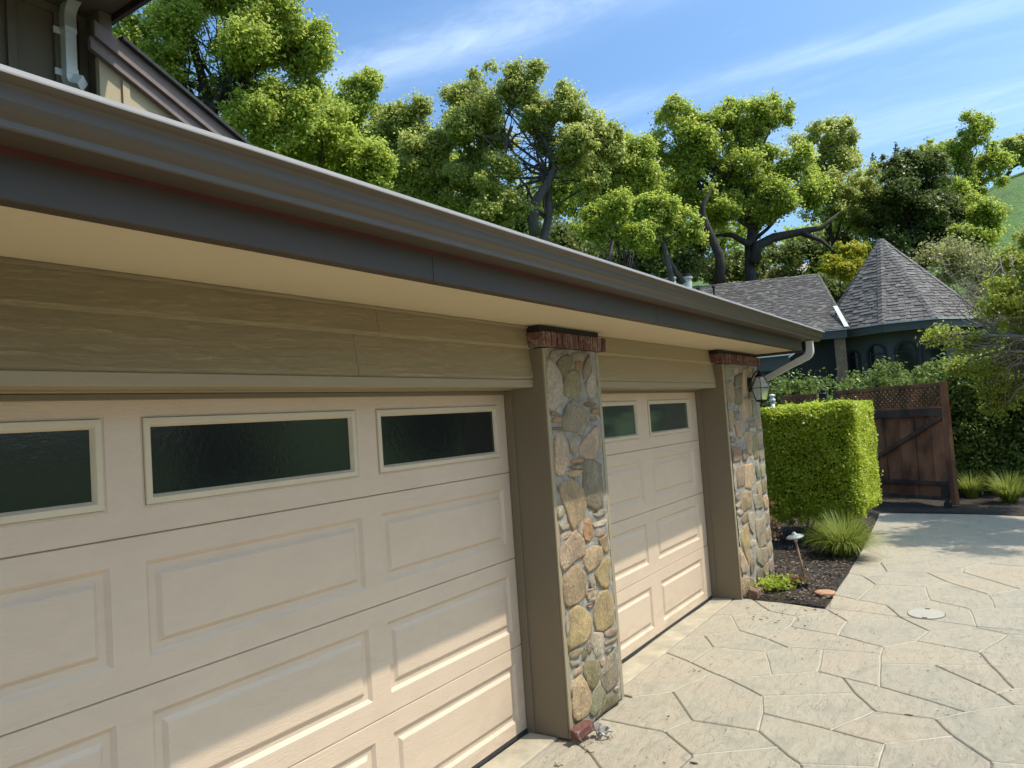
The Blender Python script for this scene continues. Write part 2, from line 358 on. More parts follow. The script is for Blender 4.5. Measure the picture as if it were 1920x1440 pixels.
MT['lf_box'] = mat_leaf('box_leaf', (.165, .235, .014), (.36, .44, .03), (.56, .60, .09), .42, .4)
MT['lf_hedge'] = mat_leaf('laurel_leaf', (.06, .10, .018), (.15, .22, .04), (.32, .38, .10), .3, .42, spec=.35)
MT['lf_maple'] = mat_leaf('maple_leaf', (.16, .22, .03), (.30, .36, .05), (.46, .46, .08), .5)
MT['lf_grass'] = mat_leaf('grass_blade', (.09, .13, .018), (.21, .27, .035), (.40, .42, .10), .35)
MT['lf_red'] = mat_leaf('nandina_leaf', (.16, .05, .03), (.22, .12, .05), (.2, .2, .06), .3)
# surveyed joints of the paving (metres)
GV=[(3.076,-1.345),(3.784,-2.227),(3.408,-1.124),(4.023,-1.899),(3.35,-1.158),(2.639,-1.338),(3.719,-1.577),(3.995,-1.057),(3.847,-1.31),(2.431,-1.698),(4.527,-1.378),(2.259,-1.701),(4.541,-1.829),(2.216,-1.303),(4.81,-2.011),(1.714,-1.369),(4.372,-2.359),(1.642,-1.543),(3.879,-2.411),(1.56,-1.779),(4.666,-2.611),(2.024,-1.73),(1.695,-2.442),(1.376,-1.66),(1.812,-2.533),(1.118,-1.812),(0.66,-1.918),(0.738,-1.626),(0.911,-2.231),(1.124,-2.137),(0.651,-2.422),(1.298,-2.282),(0.358,-1.92),(1.52,-2.524),(1.415,-2.068),(5.188,-1.405),(6.211,-2.437),(6.441,-1.745),(6.4,-1.893),(5.674,-1.287),(5.725,-0.929),(5.941,-1.318),(4.888,-1.211),(5.013,-1.042),(5.215,-1.797),(5.334,-2.115),(5.532,-2.117),(5.836,-2.284),(2.128,-2.067),(2.254,-2.396),(2.524,-2.327),(2.671,-1.905),(2.978,-1.974),(3.343,-1.719),(3.191,-2.291),(3.062,-2.507),(1.742,-0.209),(2.966,-0.356),(2.93,-0.212),(3.631,-0.362),(-1.9,-0.22),(1.585,-0.475),(0.211,-2.405),(-0.001,-1.956),(-0.354,-1.083),(-0.125,-1.691),(0.367,-2.735),(1.418,-0.7),(0.963,-0.566),(0.779,-0.351),(0.555,-0.855),(0.333,-0.76),(0.354,-0.321),(-0.126,-0.504),(-0.406,-0.778),(-0.014,-0.34),(0.104,-1.016),(-0.072,-1.013),(0.563,-1.252),(0.39,-1.409),(0.233,-1.565),(1.111,-1.136),(0.832,-1.21),(1.348,-0.826),(1.522,-1.091),(2.005,-0.921),(2.175,-1.055),(6.714,-3.142),(5.678,-3.076),(4.074,-2.973),(5.359,-3.055),(2.049,-2.843),(0.711,-2.758),(1.56,-2.812),(3.116,-2.912),(1.998,-0.509),(0.8,-0.209),(3.5,-0.212),(2.275,-0.344),(6.909,-1.441),(7.011,-2.029),(6.802,-0.823),(2.163,-0.211),(2.519,-0.567),(2.35,-0.853),(2.763,-0.931),(3.102,-0.923),(3.199,-0.652)]
GF=[[0,53,6,8,7,2,4],[0,4,106,105,5],[0,5,9,51,52,53],[1,54,55,94,89,18],[1,18,16,14,12,3],[1,3,6,53,52,54],[2,59,107,106,4],[3,12,10,8,6],[5,105,104,86,13,11,9],[7,8,10,42,43],[9,11,21,48,49,50,51],[10,12,14,44,35,42],[11,13,15,17,19,21],[13,86,85,84,15],[14,16,20,45,44],[15,84,83,81,23,17],[16,18,89,90,20],[17,23,25,29,31,34,19],[19,34,31,33,22,48,21],[20,90,88,47,46,45],[22,33,93,91,24],[22,24,49,48],[23,81,82,27,25],[24,91,94,55,50,49],[25,27,26,28,29],[26,32,63,62,30,28],[26,27,82,78,79,80,32],[28,30,92,93,33,31,29],[30,62,66,92],[32,80,65,63],[35,44,45,46,47,36,38,37,41,39],[35,39,40,43,42],[36,87,100,38],[36,47,88,87],[37,38,100,99],[37,99,101,41],[39,41,101,40],[50,55,54,52,51],[56,61,95,98,102],[56,96,69,68,67,61],[57,103,104,105,106,107],[57,107,59,97,58],[57,58,102,98,103],[60,74,73,75],[61,67,83,84,85,95],[64,65,80,79,76,77],[64,77,76,71,72,75,73,74],[67,68,70,78,82,81,83],[68,69,72,71,70],[70,71,76,79,78],[85,86,104,103,98,95]]
GE=[(56,61,'d'),(61,67,'d'),(67,83,'d'),(83,81,'d'),(95,61,'w'),(102,98,'w'),(98,103,'w'),(98,95,'d'),(58,57,'w'),(57,107,'w'),(57,103,'w'),(103,104,'d'),(104,105,'w'),(105,106,'w'),(107,106,'d'),(59,107,'d'),(106,4,'w'),(2,4,'d'),(4,0,'d'),(0,5,'w'),(105,5,'d'),(5,9,'d'),(104,86,'d'),(95,85,'w'),(85,86,'w'),(85,84,'w'),(84,83,'w'),(84,15,'w'),(15,13,'w'),(13,11,'w'),(86,13,'w'),(9,11,'w'),(11,21,'w'),(21,19,'w'),(15,17,'d'),(17,19,'d'),(17,23,'d'),(23,25,'d'),(81,23,'w'),(81,82,'w'),(82,78,'w'),(82,27,'d'),(27,25,'w'),(25,29,'d'),(29,31,'w'),(31,33,'w'),(19,34,'d'),(34,31,'d'),(21,48,'w'),(48,49,'w'),(48,22,'d'),(22,24,'w'),(49,24,'d'),(49,50,'d'),(50,51,'d'),(51,9,'w'),(51,52,'w'),(52,54,'w'),(52,53,'d'),(53,0,'w'),(53,6,'d'),(6,3,'w'),(3,1,'d'),(1,54,'w'),(54,55,'d'),(55,50,'w'),(6,8,'d'),(8,10,'w'),(10,12,'w'),(12,14,'w'),(12,3,'w'),(14,16,'d'),(16,18,'w'),(1,18,'w'),(16,20,'w'),(10,42,'d'),(42,35,'w'),(35,39,'d'),(39,41,'w'),(35,44,'w'),(44,45,'w'),(45,46,'w'),(46,47,'w'),(47,36,'w'),(44,14,'d'),(41,37,'w'),(37,38,'w'),(45,20,'d'),(22,33,'d'),(29,28,'d'),(28,30,'d'),(26,28,'w'),(27,26,'d'),(26,32,'w'),(78,79,'d'),(79,80,'d'),(79,76,'w'),(70,71,'w'),(70,68,'d'),(68,67,'w'),(69,68,'w'),(72,71,'d'),(71,76,'d'),(76,77,'d'),(77,64,'d'),(70,78,'d'),(80,32,'w'),(80,65,'d'),(32,63,'w'),(30,62,'d'),(30,92,'w'),(33,93,'w'),(24,91,'w'),(55,94,'w'),(18,89,'w'),(20,90,'w'),(47,88,'d'),(36,87,'w'),(38,36,'w'),(8,7,'d'),(42,43,'d'),(39,40,'w'),(75,73,'d'),(73,74,'d'),(37,99,'w'),(41,101,'w')]
# outlines of the pillar stones (metres)
ST1=[('o',[(0.168,2.274),(0.23,2.308),(0.305,2.322),(0.361,2.298),(0.363,2.265),(0.32,2.228),(0.232,2.18),(0.201,2.162),(0.186,2.207),(0.163,2.242)]),('w',[(0.042,2.281),(0.098,2.275),(0.148,2.235),(0.19,2.186),(0.202,2.123),(0.195,2.024),(0.14,1.99),(0.069,1.974),(0.03,1.985),(0.017,2.04),(0.022,2.17)]),('o',[(0.272,2.202),(0.365,2.225),(0.438,2.205),(0.462,2.161),(0.452,2.094),(0.415,2.057),(0.322,2.047),(0.23,2.066),(0.217,2.123),(0.238,2.173)]),('r',[(0.403,2.277),(0.482,2.287),(0.502,2.262),(0.472,2.224),(0.424,2.212),(0.388,2.229)]),('g',[(0.529,2.281),(0.601,2.329),(0.627,2.284),(0.626,2.231),(0.561,2.184),(0.511,2.172),(0.497,2.228)]),('w',[(0.576,2.177),(0.643,2.231),(0.659,2.178),(0.646,2.048),(0.571,2.041),(0.53,2.086),(0.539,2.146)]),('r',[(0.485,2.005),(0.55,2.015),(0.647,2.002),(0.644,1.987),(0.545,1.981),(0.482,1.99)]),('r',[(0.564,1.951),(0.624,1.968),(0.707,1.963),(0.702,1.932),(0.586,1.935)]),('g',[(0.256,2.002),(0.335,2.029),(0.422,2.006),(0.478,1.961),(0.534,1.914),(0.51,1.863),(0.405,1.795),(0.333,1.824),(0.189,1.841),(0.178,1.912),(0.215,1.967)]),('b',[(0.032,1.958),(0.108,1.959),(0.155,1.947),(0.146,1.937),(0.036,1.938)]),('r',[(0.089,1.925),(0.173,1.926),(0.172,1.891),(0.091,1.891),(0.038,1.903)]),('b',[(0.04,1.869),(0.157,1.865),(0.161,1.846),(0.044,1.849)]),('g',[(0.558,1.914),(0.649,1.915),(0.648,1.888),(0.561,1.884)]),('g',[(0.094,2.338),(0.208,2.354),(0.294,2.35),(0.203,2.321),(0.129,2.297),(0.06,2.295)]),('g',[(0.383,2.343),(0.59,2.359),(0.535,2.319),(0.421,2.296),(0.364,2.32)]),('p',[(0.621,1.847),(0.643,1.782),(0.638,1.699),(0.585,1.631),(0.458,1.639),(0.369,1.666),(0.369,1.717),(0.422,1.757),(0.499,1.797)]),('p',[(0.088,1.825),(0.158,1.825),(0.208,1.777),(0.227,1.691),(0.206,1.623),(0.134,1.57),(0.078,1.566),(0.035,1.603),(0.044,1.711),(0.063,1.792)]),('w',[(0.224,1.79),(0.299,1.8),(0.363,1.775),(0.354,1.718),(0.296,1.679),(0.254,1.696),(0.24,1.747)]),('r',[(0.239,1.644),(0.336,1.651),(0.411,1.638),(0.4,1.621),(0.272,1.624)]),('p',[(0.219,1.608),(0.33,1.609),(0.421,1.604),(0.41,1.583),(0.296,1.586)]),('t',[(0.179,1.583),(0.266,1.582),(0.377,1.568),(0.365,1.544),(0.288,1.534),(0.202,1.549)]),('g',[(0.393,1.578),(0.424,1.626),(0.551,1.623),(0.652,1.585),(0.661,1.486),(0.639,1.309),(0.536,1.286),(0.484,1.315),(0.402,1.343),(0.389,1.406),(0.392,1.471)]),('t',[(0.068,1.498),(0.142,1.524),(0.242,1.521),(0.325,1.484),(0.366,1.451),(0.395,1.348),(0.369,1.28),(0.286,1.235),(0.208,1.209),(0.165,1.254),(0.153,1.317),(0.107,1.385),(0.087,1.442),(0.059,1.487)]),('w',[(0.034,1.381),(0.099,1.38),(0.114,1.337),(0.09,1.319),(0.027,1.311)]),('w',[(0.049,1.278),(0.119,1.278),(0.158,1.255),(0.161,1.227),(0.057,1.236)]),('p',[(0.06,1.209),(0.166,1.212),(0.184,1.188),(0.118,1.179),(0.054,1.169)]),('p',[(0.237,1.208),(0.316,1.139),(0.352,1.076),(0.33,1.037),(0.209,1.025),(0.048,0.988),(0.027,1.033),(0.034,1.125),(0.114,1.152),(0.17,1.191)]),('r',[(0.356,1.246),(0.426,1.25),(0.465,1.194),(0.454,1.13),(0.411,1.108),(0.345,1.127),(0.33,1.179)]),('w',[(0.267,1.21),(0.339,1.234),(0.326,1.151),(0.291,1.171)]),('w',[(0.493,1.27),(0.594,1.289),(0.667,1.275),(0.671,1.245),(0.553,1.243)]),('w',[(0.476,1.214),(0.581,1.213),(0.682,1.213),(0.678,1.191),(0.609,1.179),(0.495,1.185)]),('p',[(0.506,1.154),(0.605,1.153),(0.649,1.12),(0.564,1.108),(0.509,1.125)]),('t',[(0.544,1.089),(0.665,1.11),(0.686,1.054),(0.676,0.996),(0.62,0.999),(0.579,1.05)]),('t',[(0.363,1.052),(0.46,1.071),(0.569,1.045),(0.586,0.997),(0.546,0.953),(0.436,0.924),(0.357,0.919),(0.321,0.975),(0.312,1.019)]),('y',[(0.64,0.965),(0.672,0.937),(0.648,0.77),(0.588,0.765),(0.512,0.8),(0.464,0.854),(0.471,0.895),(0.533,0.927)]),('t',[(0.07,0.95),(0.16,0.986),(0.247,0.986),(0.311,0.914),(0.323,0.876),(0.305,0.782),(0.212,0.762),(0.07,0.766),(0.042,0.809),(0.041,0.896)]),('w',[(0.384,0.892),(0.445,0.883),(0.46,0.826),(0.409,0.805),(0.365,0.825)]),('p',[(0.316,0.807),(0.402,0.81),(0.477,0.782),(0.47,0.744),(0.392,0.748),(0.33,0.748)]),('w',[(0.345,0.745),(0.439,0.748),(0.434,0.717),(0.357,0.728)]),('y',[(0.423,0.698),(0.504,0.751),(0.603,0.754),(0.662,0.7),(0.672,0.609),(0.655,0.516),(0.595,0.51),(0.495,0.508),(0.404,0.539),(0.4,0.611)]),('b',[(0.302,0.72),(0.417,0.713),(0.398,0.69),(0.337,0.697)]),('y',[(0.101,0.742),(0.182,0.747),(0.246,0.719),(0.336,0.664),(0.355,0.607),(0.329,0.535),(0.254,0.511),(0.145,0.51),(0.053,0.517),(0.047,0.562),(0.084,0.633),(0.082,0.709)]),('p',[(0.514,0.492),(0.608,0.494),(0.701,0.476),(0.704,0.448),(0.615,0.444),(0.54,0.461)]),('t',[(0.518,0.424),(0.627,0.42),(0.707,0.419),(0.703,0.399),(0.623,0.401),(0.53,0.407)]),('w',[(0.343,0.532),(0.414,0.522),(0.485,0.5),(0.49,0.438),(0.468,0.398),(0.41,0.362),(0.366,0.407),(0.346,0.465)]),('g',[(0.279,0.491),(0.329,0.49),(0.336,0.448),(0.31,0.417),(0.277,0.433)]),('t',[(0.063,0.496),(0.169,0.49),(0.183,0.454),(0.109,0.451),(0.058,0.46)]),('w',[(0.055,0.442),(0.158,0.424),(0.167,0.396),(0.063,0.409)]),('p',[(0.072,0.381),(0.172,0.382),(0.187,0.345),(0.118,0.336),(0.073,0.347)]),('o',[(0.198,0.462),(0.248,0.474),(0.277,0.433),(0.252,0.408),(0.209,0.402)]),('p',[(0.428,0.336),(0.491,0.357),(0.507,0.313),(0.464,0.286),(0.438,0.307)]),('g',[(0.51,0.379),(0.619,0.375),(0.648,0.359),(0.568,0.355),(0.522,0.355)]),('o',[(0.262,0.386),(0.36,0.37),(0.41,0.322),(0.438,0.267),(0.393,0.216),(0.296,0.199),(0.24,0.246),(0.21,0.319),(0.218,0.368)]),('g',[(0.545,0.314),(0.644,0.34),(0.656,0.268),(0.663,0.128),(0.573,0.117),(0.496,0.116),(0.445,0.172),(0.44,0.233),(0.505,0.259)]),('t',[(0.088,0.314),(0.171,0.331),(0.203,0.277),(0.273,0.19),(0.277,0.131),(0.241,0.08),(0.17,0.067),(0.065,0.084),(0.04,0.133),(0.056,0.238)]),('n',[(0.314,0.183),(0.404,0.199),(0.474,0.123),(0.46,0.088),(0.38,0.05),(0.29,0.033),(0.26,0.067),(0.286,0.141)]),('o',[(0.475,0.083),(0.598,0.075),(0.67,0.03),(0.665,0.004),(0.553,0.002),(0.431,0.005),(0.336,0.007),(0.393,0.045)]),('o',[(0.064,0.075),(0.155,0.06),(0.231,0.02),(0.202,0.012),(0.073,0.047),(0.043,0.064)]),('w',[(0.602,0.1),(0.666,0.1),(0.673,0.063),(0.613,0.073)]),('w',[(0.044,0.328),(0.076,0.324),(0.078,0.292),(0.036,0.232)]),('w',[(0.038,0.714),(0.072,0.724),(0.07,0.668),(0.039,0.595),(0.03,0.647)])]
ST2=[('n',[(3.587,2.344),(3.782,2.362),(3.863,2.3),(3.801,2.23),(3.602,2.203),(3.569,2.277)]),('p',[(3.913,2.326),(4.046,2.334),(3.983,2.267),(3.92,2.249)]),('t',[(3.593,2.169),(3.789,2.188),(3.841,2.12),(3.828,1.975),(3.592,1.97),(3.566,2.07)]),('o',[(3.915,2.232),(4.162,2.27),(4.093,2.138),(3.855,2.12)]),('o',[(3.878,2.103),(4.085,2.112),(4.112,2.05),(4.05,1.942),(3.835,1.95)]),('t',[(4.22,2.316),(4.527,2.341),(4.391,2.211),(4.419,2.094),(4.272,2.023),(4.139,2.041),(4.168,2.191)]),('t',[(4.141,1.997),(4.453,1.994),(4.413,1.814),(4.228,1.775),(4.035,1.738),(4.051,1.894)]),('t',[(3.596,1.887),(3.757,1.875),(3.736,1.75),(3.646,1.679),(3.573,1.707)]),('w',[(3.785,1.925),(3.974,1.934),(3.963,1.896),(3.791,1.895)]),('g',[(3.785,1.874),(3.958,1.879),(3.948,1.845),(3.787,1.832)]),('g',[(3.785,1.824),(3.957,1.823),(3.935,1.798),(3.792,1.798)]),('p',[(3.754,1.766),(4.016,1.774),(4.022,1.644),(3.929,1.58),(3.795,1.613)]),('w',[(3.575,1.665),(3.737,1.658),(3.712,1.617),(3.576,1.62)]),('g',[(3.586,1.607),(3.76,1.589),(3.737,1.557),(3.586,1.562)]),('w',[(3.584,1.554),(3.803,1.541),(3.779,1.508),(3.601,1.516)]),('t',[(4.044,1.617),(4.186,1.636),(4.332,1.602),(4.331,1.495),(4.265,1.384),(4.149,1.41),(4.117,1.508)]),('o',[(4.39,1.581),(4.559,1.599),(4.571,1.48),(4.526,1.338),(4.376,1.331),(4.349,1.449)]),('b',[(3.61,1.499),(3.874,1.49),(3.916,1.436),(3.864,1.355),(3.612,1.363)]),('g',[(3.95,1.45),(4.102,1.457),(4.123,1.377),(4.066,1.338),(3.937,1.357)]),('g',[(4.251,1.748),(4.509,1.756),(4.522,1.692),(4.263,1.685)]),('w',[(4.227,1.669),(4.513,1.665),(4.499,1.62),(4.281,1.64)]),('n',[(4.609,2.343),(4.743,2.29),(4.673,2.121),(4.524,2.121),(4.542,2.231)]),('n',[(4.479,1.975),(4.641,1.964),(4.625,1.807),(4.456,1.794)]),('w',[(3.585,1.02),(3.757,1.036),(3.739,0.974),(3.616,0.972)]),('t',[(3.787,1.032),(4.136,1.001),(4.105,0.845),(3.824,0.836),(3.716,0.896)]),('w',[(3.577,0.941),(3.729,0.939),(3.716,0.896),(3.596,0.903)]),('w',[(3.586,0.869),(3.769,0.862),(3.816,0.81),(3.632,0.818)]),('t',[(3.751,0.801),(3.943,0.801),(3.952,0.726),(3.758,0.719),(3.708,0.762)]),('w',[(3.974,0.797),(4.17,0.779),(4.135,0.615),(4.067,0.56),(3.96,0.642)]),('y',[(3.715,0.68),(3.908,0.687),(3.952,0.616),(3.901,0.395),(3.821,0.291),(3.728,0.408),(3.65,0.565)]),('p',[(3.573,0.508),(3.694,0.397),(3.815,0.274),(3.74,0.235),(3.588,0.249),(3.55,0.327)]),('g',[(3.905,0.357),(4.025,0.316),(3.985,0.186),(3.866,0.174)]),('w',[(3.922,0.519),(4.148,0.49),(4.134,0.446),(3.963,0.438)]),('t',[(3.576,0.207),(3.757,0.187),(3.761,0.096),(3.645,0.024),(3.556,0.036)]),('t',[(3.812,0.158),(3.976,0.105),(3.937,0.031),(3.774,0.031)]),('g',[(4.21,0.688),(4.559,0.657),(4.551,0.521),(4.54,0.375),(4.288,0.381),(4.2,0.548)]),('g',[(4.15,0.387),(4.564,0.332),(4.556,0.197),(4.325,0.164),(4.143,0.257)]),('g',[(4.088,0.193),(4.356,0.149),(4.323,0.05),(4.076,0.046)]),('g',[(4.188,0.948),(4.538,0.935),(4.528,0.789),(4.244,0.798)]),('p',[(3.706,1.286),(3.962,1.3),(3.9,1.093),(3.683,1.098)]),('t',[(3.991,1.289),(4.224,1.288),(4.239,1.114),(4.145,1.029),(3.942,1.07)])]
# ------------------------------------------------------------------ ground, terrain
def smooth(a, b, x):
    t = np.clip((x-a)/(b-a), 0, 1); return t*t*(3-2*t)
FH = Vector((_F[0], _F[1], 0)).normalized(); RH = Vector((FH.y, -FH.x, 0))
def terr(x, y):
    w = (x-CAM[0])*FH.x+(y-CAM[1])*FH.y; s = (x-CAM[0])*RH.x+(y-CAM[1])*RH.y
    w = np.maximum(w, .1); q = s/w
    h = np.interp(w, [0, 14.5, 18, 24, 30, 38, 60, 90, 140, 400], [-.08, -.08, .5, 1.2, 3.2, 7.0, 12.5, 17, 20, 30])
    hr = np.interp(w, [0, 22, 40, 60, 95, 130, 400], [0, 0, 1.5, 6, 12.5, 15, 10])
    h = h + hr*smooth(.47, .74, q)
    return np.where(w < 14.5, -.08, h)
xs = np.concatenate([np.linspace(-60, 20, 60), np.linspace(21, 120, 110), np.linspace(130, 500, 40)])
ys = np.concatenate([np.linspace(-400, -60, 35), np.linspace(-58, 100, 110), np.linspace(105, 400, 35)])
X, Y = np.meshgrid(xs, ys, indexing='ij'); Z = terr(X, Y)
Z = Z + np.where(Z > .3, .25*np.sin(X*.23+1.3)*np.cos(Y*.31), 0)
nx_, ny_ = X.shape
vv = np.stack([X, Y, Z], -1).reshape(-1, 3); idx = np.arange(nx_*ny_).reshape(nx_, ny_)
fc = np.stack([idx[:-1, :-1], idx[1:, :-1], idx[1:, 1:], idx[:-1, 1:]], -1).reshape(-1, 4)
def np_mesh(name, v, f):
    me = bpy.data.meshes.new(name); k = f.shape[1]
    me.vertices.add(len(v)); me.vertices.foreach_set('co', np.asarray(v, np.float32).ravel())
    me.loops.add(f.size); me.loops.foreach_set('vertex_index', f.astype(np.int32).ravel())
    me.polygons.add(len(f)); me.polygons.foreach_set('loop_start', np.arange(0, f.size, k, dtype=np.int32)); me.polygons.foreach_set('loop_total', np.full(len(f), k, np.int32))
    me.update(calc_edges=True); return me
link('hill', np_mesh('hill', vv, fc), MT['hill'], smooth=True, kind='structure')
MB().box(-14, 13.4, -12, .02, -.3, -.016).build('driveway_bed', MT['concrete'], kind='structure')
drive = empty('driveway', (3, -2, 0)); drive['kind'] = 'structure'
def wob(p, amp=.006, fr=6.):
    n = mnoise.noise_vector(Vector((p[0]*fr, p[1]*fr, 0))); n2 = mnoise.noise_vector(Vector((p[0]*fr*3.3, p[1]*fr*3.3, 4)))
    return (p[0]+n.x*amp*1.5+n2.x*amp*.6, p[1]+n.y*amp*1.5+n2.y*amp*.6)
def subdiv(poly, step):
    out = []
    for i, a in enumerate(poly):
        b = poly[(i+1) % len(poly)]; d = math.dist(a, b); n = max(1, int(round(d/step)))
        for k in range(n): out.append((a[0]+(b[0]-a[0])*k/n, a[1]+(b[1]-a[1])*k/n))
    return out
def inset(poly, d):
    n = len(poly); out = []
    for i in range(n):
        p0 = Vector(poly[i-1]); p1 = Vector(poly[i]); p2 = Vector(poly[(i+1) % n])
        e1 = (p1-p0).normalized() if (p1-p0).length > 1e-6 else Vector((1, 0)); e2 = (p2-p1).normalized() if (p2-p1).length > 1e-6 else e1
        n1 = Vector((-e1.y, e1.x)); n2 = Vector((-e2.y, e2.x)); b = n1+n2
        if b.length < 1e-3: b = n1
        b.normalize(); c = max(.5, b.dot(n1)); q = p1+b*(d/c); out.append((q.x, q.y))
    return out
def slab(poly, name, parent, mat, gap=.0045, z0=-.014, z1=0., step=.14):
    P = [wob(p) for p in subdiv(poly, step)]
    a = inset(P, gap); b = inset(P, gap+.002); c = inset(P, gap+.009); n = len(P)
    vs = [(x, y, z0) for x, y in a]+[(x, y, z1-.005) for x, y in b]+[(x, y, z1) for x, y in c]
    fs = [(r*n+i, r*n+(i+1) % n, (r+1)*n+(i+1) % n, (r+1)*n+i) for r in range(2) for i in range(n)]+[tuple(range(2*n, 3*n))]
    return MB().add(vs, fs).build(name, mat, parent)
for f in GF: slab([GV[i] for i in f], 'paving_slab', drive, MT['slab'])
def ribbon(a, b, w, z, mb):
    d = math.dist(a, b); n = max(1, int(round(d/.14)))
    pts = [wob((a[0]+(b[0]-a[0])*k/n, a[1]+(b[1]-a[1])*k/n)) for k in range(n+1)]
    t = Vector(b)-Vector(a); t.normalize(); nn = Vector((-t.y, t.x))
    vs = []
    for k, p in enumerate(pts):
        ww = w*(.75+.5*random.random()); vs += [(p[0]+nn.x*ww, p[1]+nn.y*ww, z), (p[0]-nn.x*ww, p[1]-nn.y*ww, z)]
    mb.add(vs, [(2*k, 2*k+1, 2*k+3, 2*k+2)[::-1] for k in range(n)])
gw = MB(); gd = MB()
for a, b, f in GE:
    if f == 'w': ribbon(GV[a], GV[b], .0048, -.0035, gw)
    else: ribbon(GV[a], GV[b], .0058, -.009, gd)
for p in ((3.47, -1.09), (3.34, -1.72), (3.31, -1.94), (3.22, -2.29), (3.20, -2.9)): pass
ctl = [(3.47, -1.09), (3.34, -1.72), (3.31, -1.94), (3.22, -2.29), (3.18, -2.9), (3.1, -4.2)]
cm = MB()
for a, b in zip(ctl, ctl[1:]): ribbon(a, b, .006, .0012, cm)
gw.build('white_grout', MT['grout_w'], drive, kind='stuff'); gd.build('dark_joint', MT['grout_d'], drive, kind='stuff')
cm.build('control_joint', MT['grout_d'], drive)
# apron strips in front of the doors and more slabs outside the surveyed area (voronoi flagstones)
for x0, x1 in ((-6, -4.2), (-4.2, -1.9), (-1.9, .0), (.0, .76), (.76, 3.6)):
    yb = -.215
    slab([(x0, yb), (x1, yb), (x1, .0), (x0, .0)], 'apron_slab', drive, MT['apron'], .004, -.014, .001, .4)
seeds = []
for i in range(-16, 18):
    for j in range(-18, 0):
        seeds.append((i*.78+random.uniform(-.28, .28)+(j % 2)*.39, j*.62+random.uniform(-.22, .22)))
def clipc(poly, a, b):
    m = ((a[0]+b[0])/2, (a[1]+b[1])/2); n = (b[0]-a[0], b[1]-a[1]); out = []
    s = [(p[0]-m[0])*n[0]+(p[1]-m[1])*n[1] for p in poly]
    for i in range(len(poly)):
        j = (i+1) % len(poly)
        if s[i] <= 0: out.append(poly[i])
        if (s[i] < 0 < s[j]) or (s[j] < 0 < s[i]):
            t = s[i]/(s[i]-s[j]); out.append((poly[i][0]+(poly[j][0]-poly[i][0])*t, poly[i][1]+(poly[j][1]-poly[i][1])*t))
    return out
# outline of the surveyed area: boundary edges of the face set
from collections import Counter
ec = Counter()
for f in GF:
    for i in range(len(f)): ec[(f[i], f[(i+1) % len(f)])] += 1
bnd = {a: b for (a, b) in ec if (b, a) not in ec}
st = next(iter(bnd)); loop = [st]; q = bnd[st]
while q != st and len(loop) < 200: loop.append(q); q = bnd[q]
OUT = [GV[i] for i in loop]
def inside(p, poly):
    c = False; n = len(poly)
    for i in range(n):
        a = poly[i]; b = poly[i-1]
        if (a[1] > p[1]) != (b[1] > p[1]) and p[0] < (b[0]-a[0])*(p[1]-a[1])/(b[1]-a[1])+a[0]: c = not c
    return c
for s in seeds:
    if s[0] > 9.6 or s[0] < -12 or (5.2 < s[0] < 6.7 and s[1] > -3): continue
    poly = [(s[0]-2, s[1]-2), (s[0]+2, s[1]-2), (s[0]+2, s[1]+2), (s[0]-2, s[1]+2)]
    for o in seeds:
        if o is not s and abs(o[0]-s[0]) < 2.2 and abs(o[1]-s[1]) < 2.2: poly = clipc(poly, s, o)
        if not poly: break
    if len(poly) < 3 or any(inside(p, OUT) for p in poly+[s]+[((p[0]+s[0])/2, (p[1]+s[1])/2) for p in poly]) or any(p[1] > -.22 for p in poly): continue
    if any(p[0] > 3.4 and p[1] > -1.15 for p in poly) and s[0] < 6.5: continue
    if s[1] > -.75 and s[0] > 6: continue
    if any(p[0] > 9.75-.09*max(0, -p[1]-1.9)*3 for p in poly): continue
    slab(poly, 'paving_slab', drive, MT['slab'], .008)
# smooth far part of the drive in front of the gate, one sheet above the bed
MB().add([(5.6, -1.02, -.003), (5.75, -2.0, -.003), (5.9, -2.75, -.003), (6.2, -6, -.003), (13.2, -9, -.003), (13.2, -3.4, -.003), (9.55, -2.9, -.003), (9.7, -1.9, -.003), (9.74, -.78, -.003), (8.4, -.88, -.003), (6.3, -1.0, -.003)],
         [tuple(range(10, -1, -1))]).build('far_drive_sheet', MT['concrete'], drive)
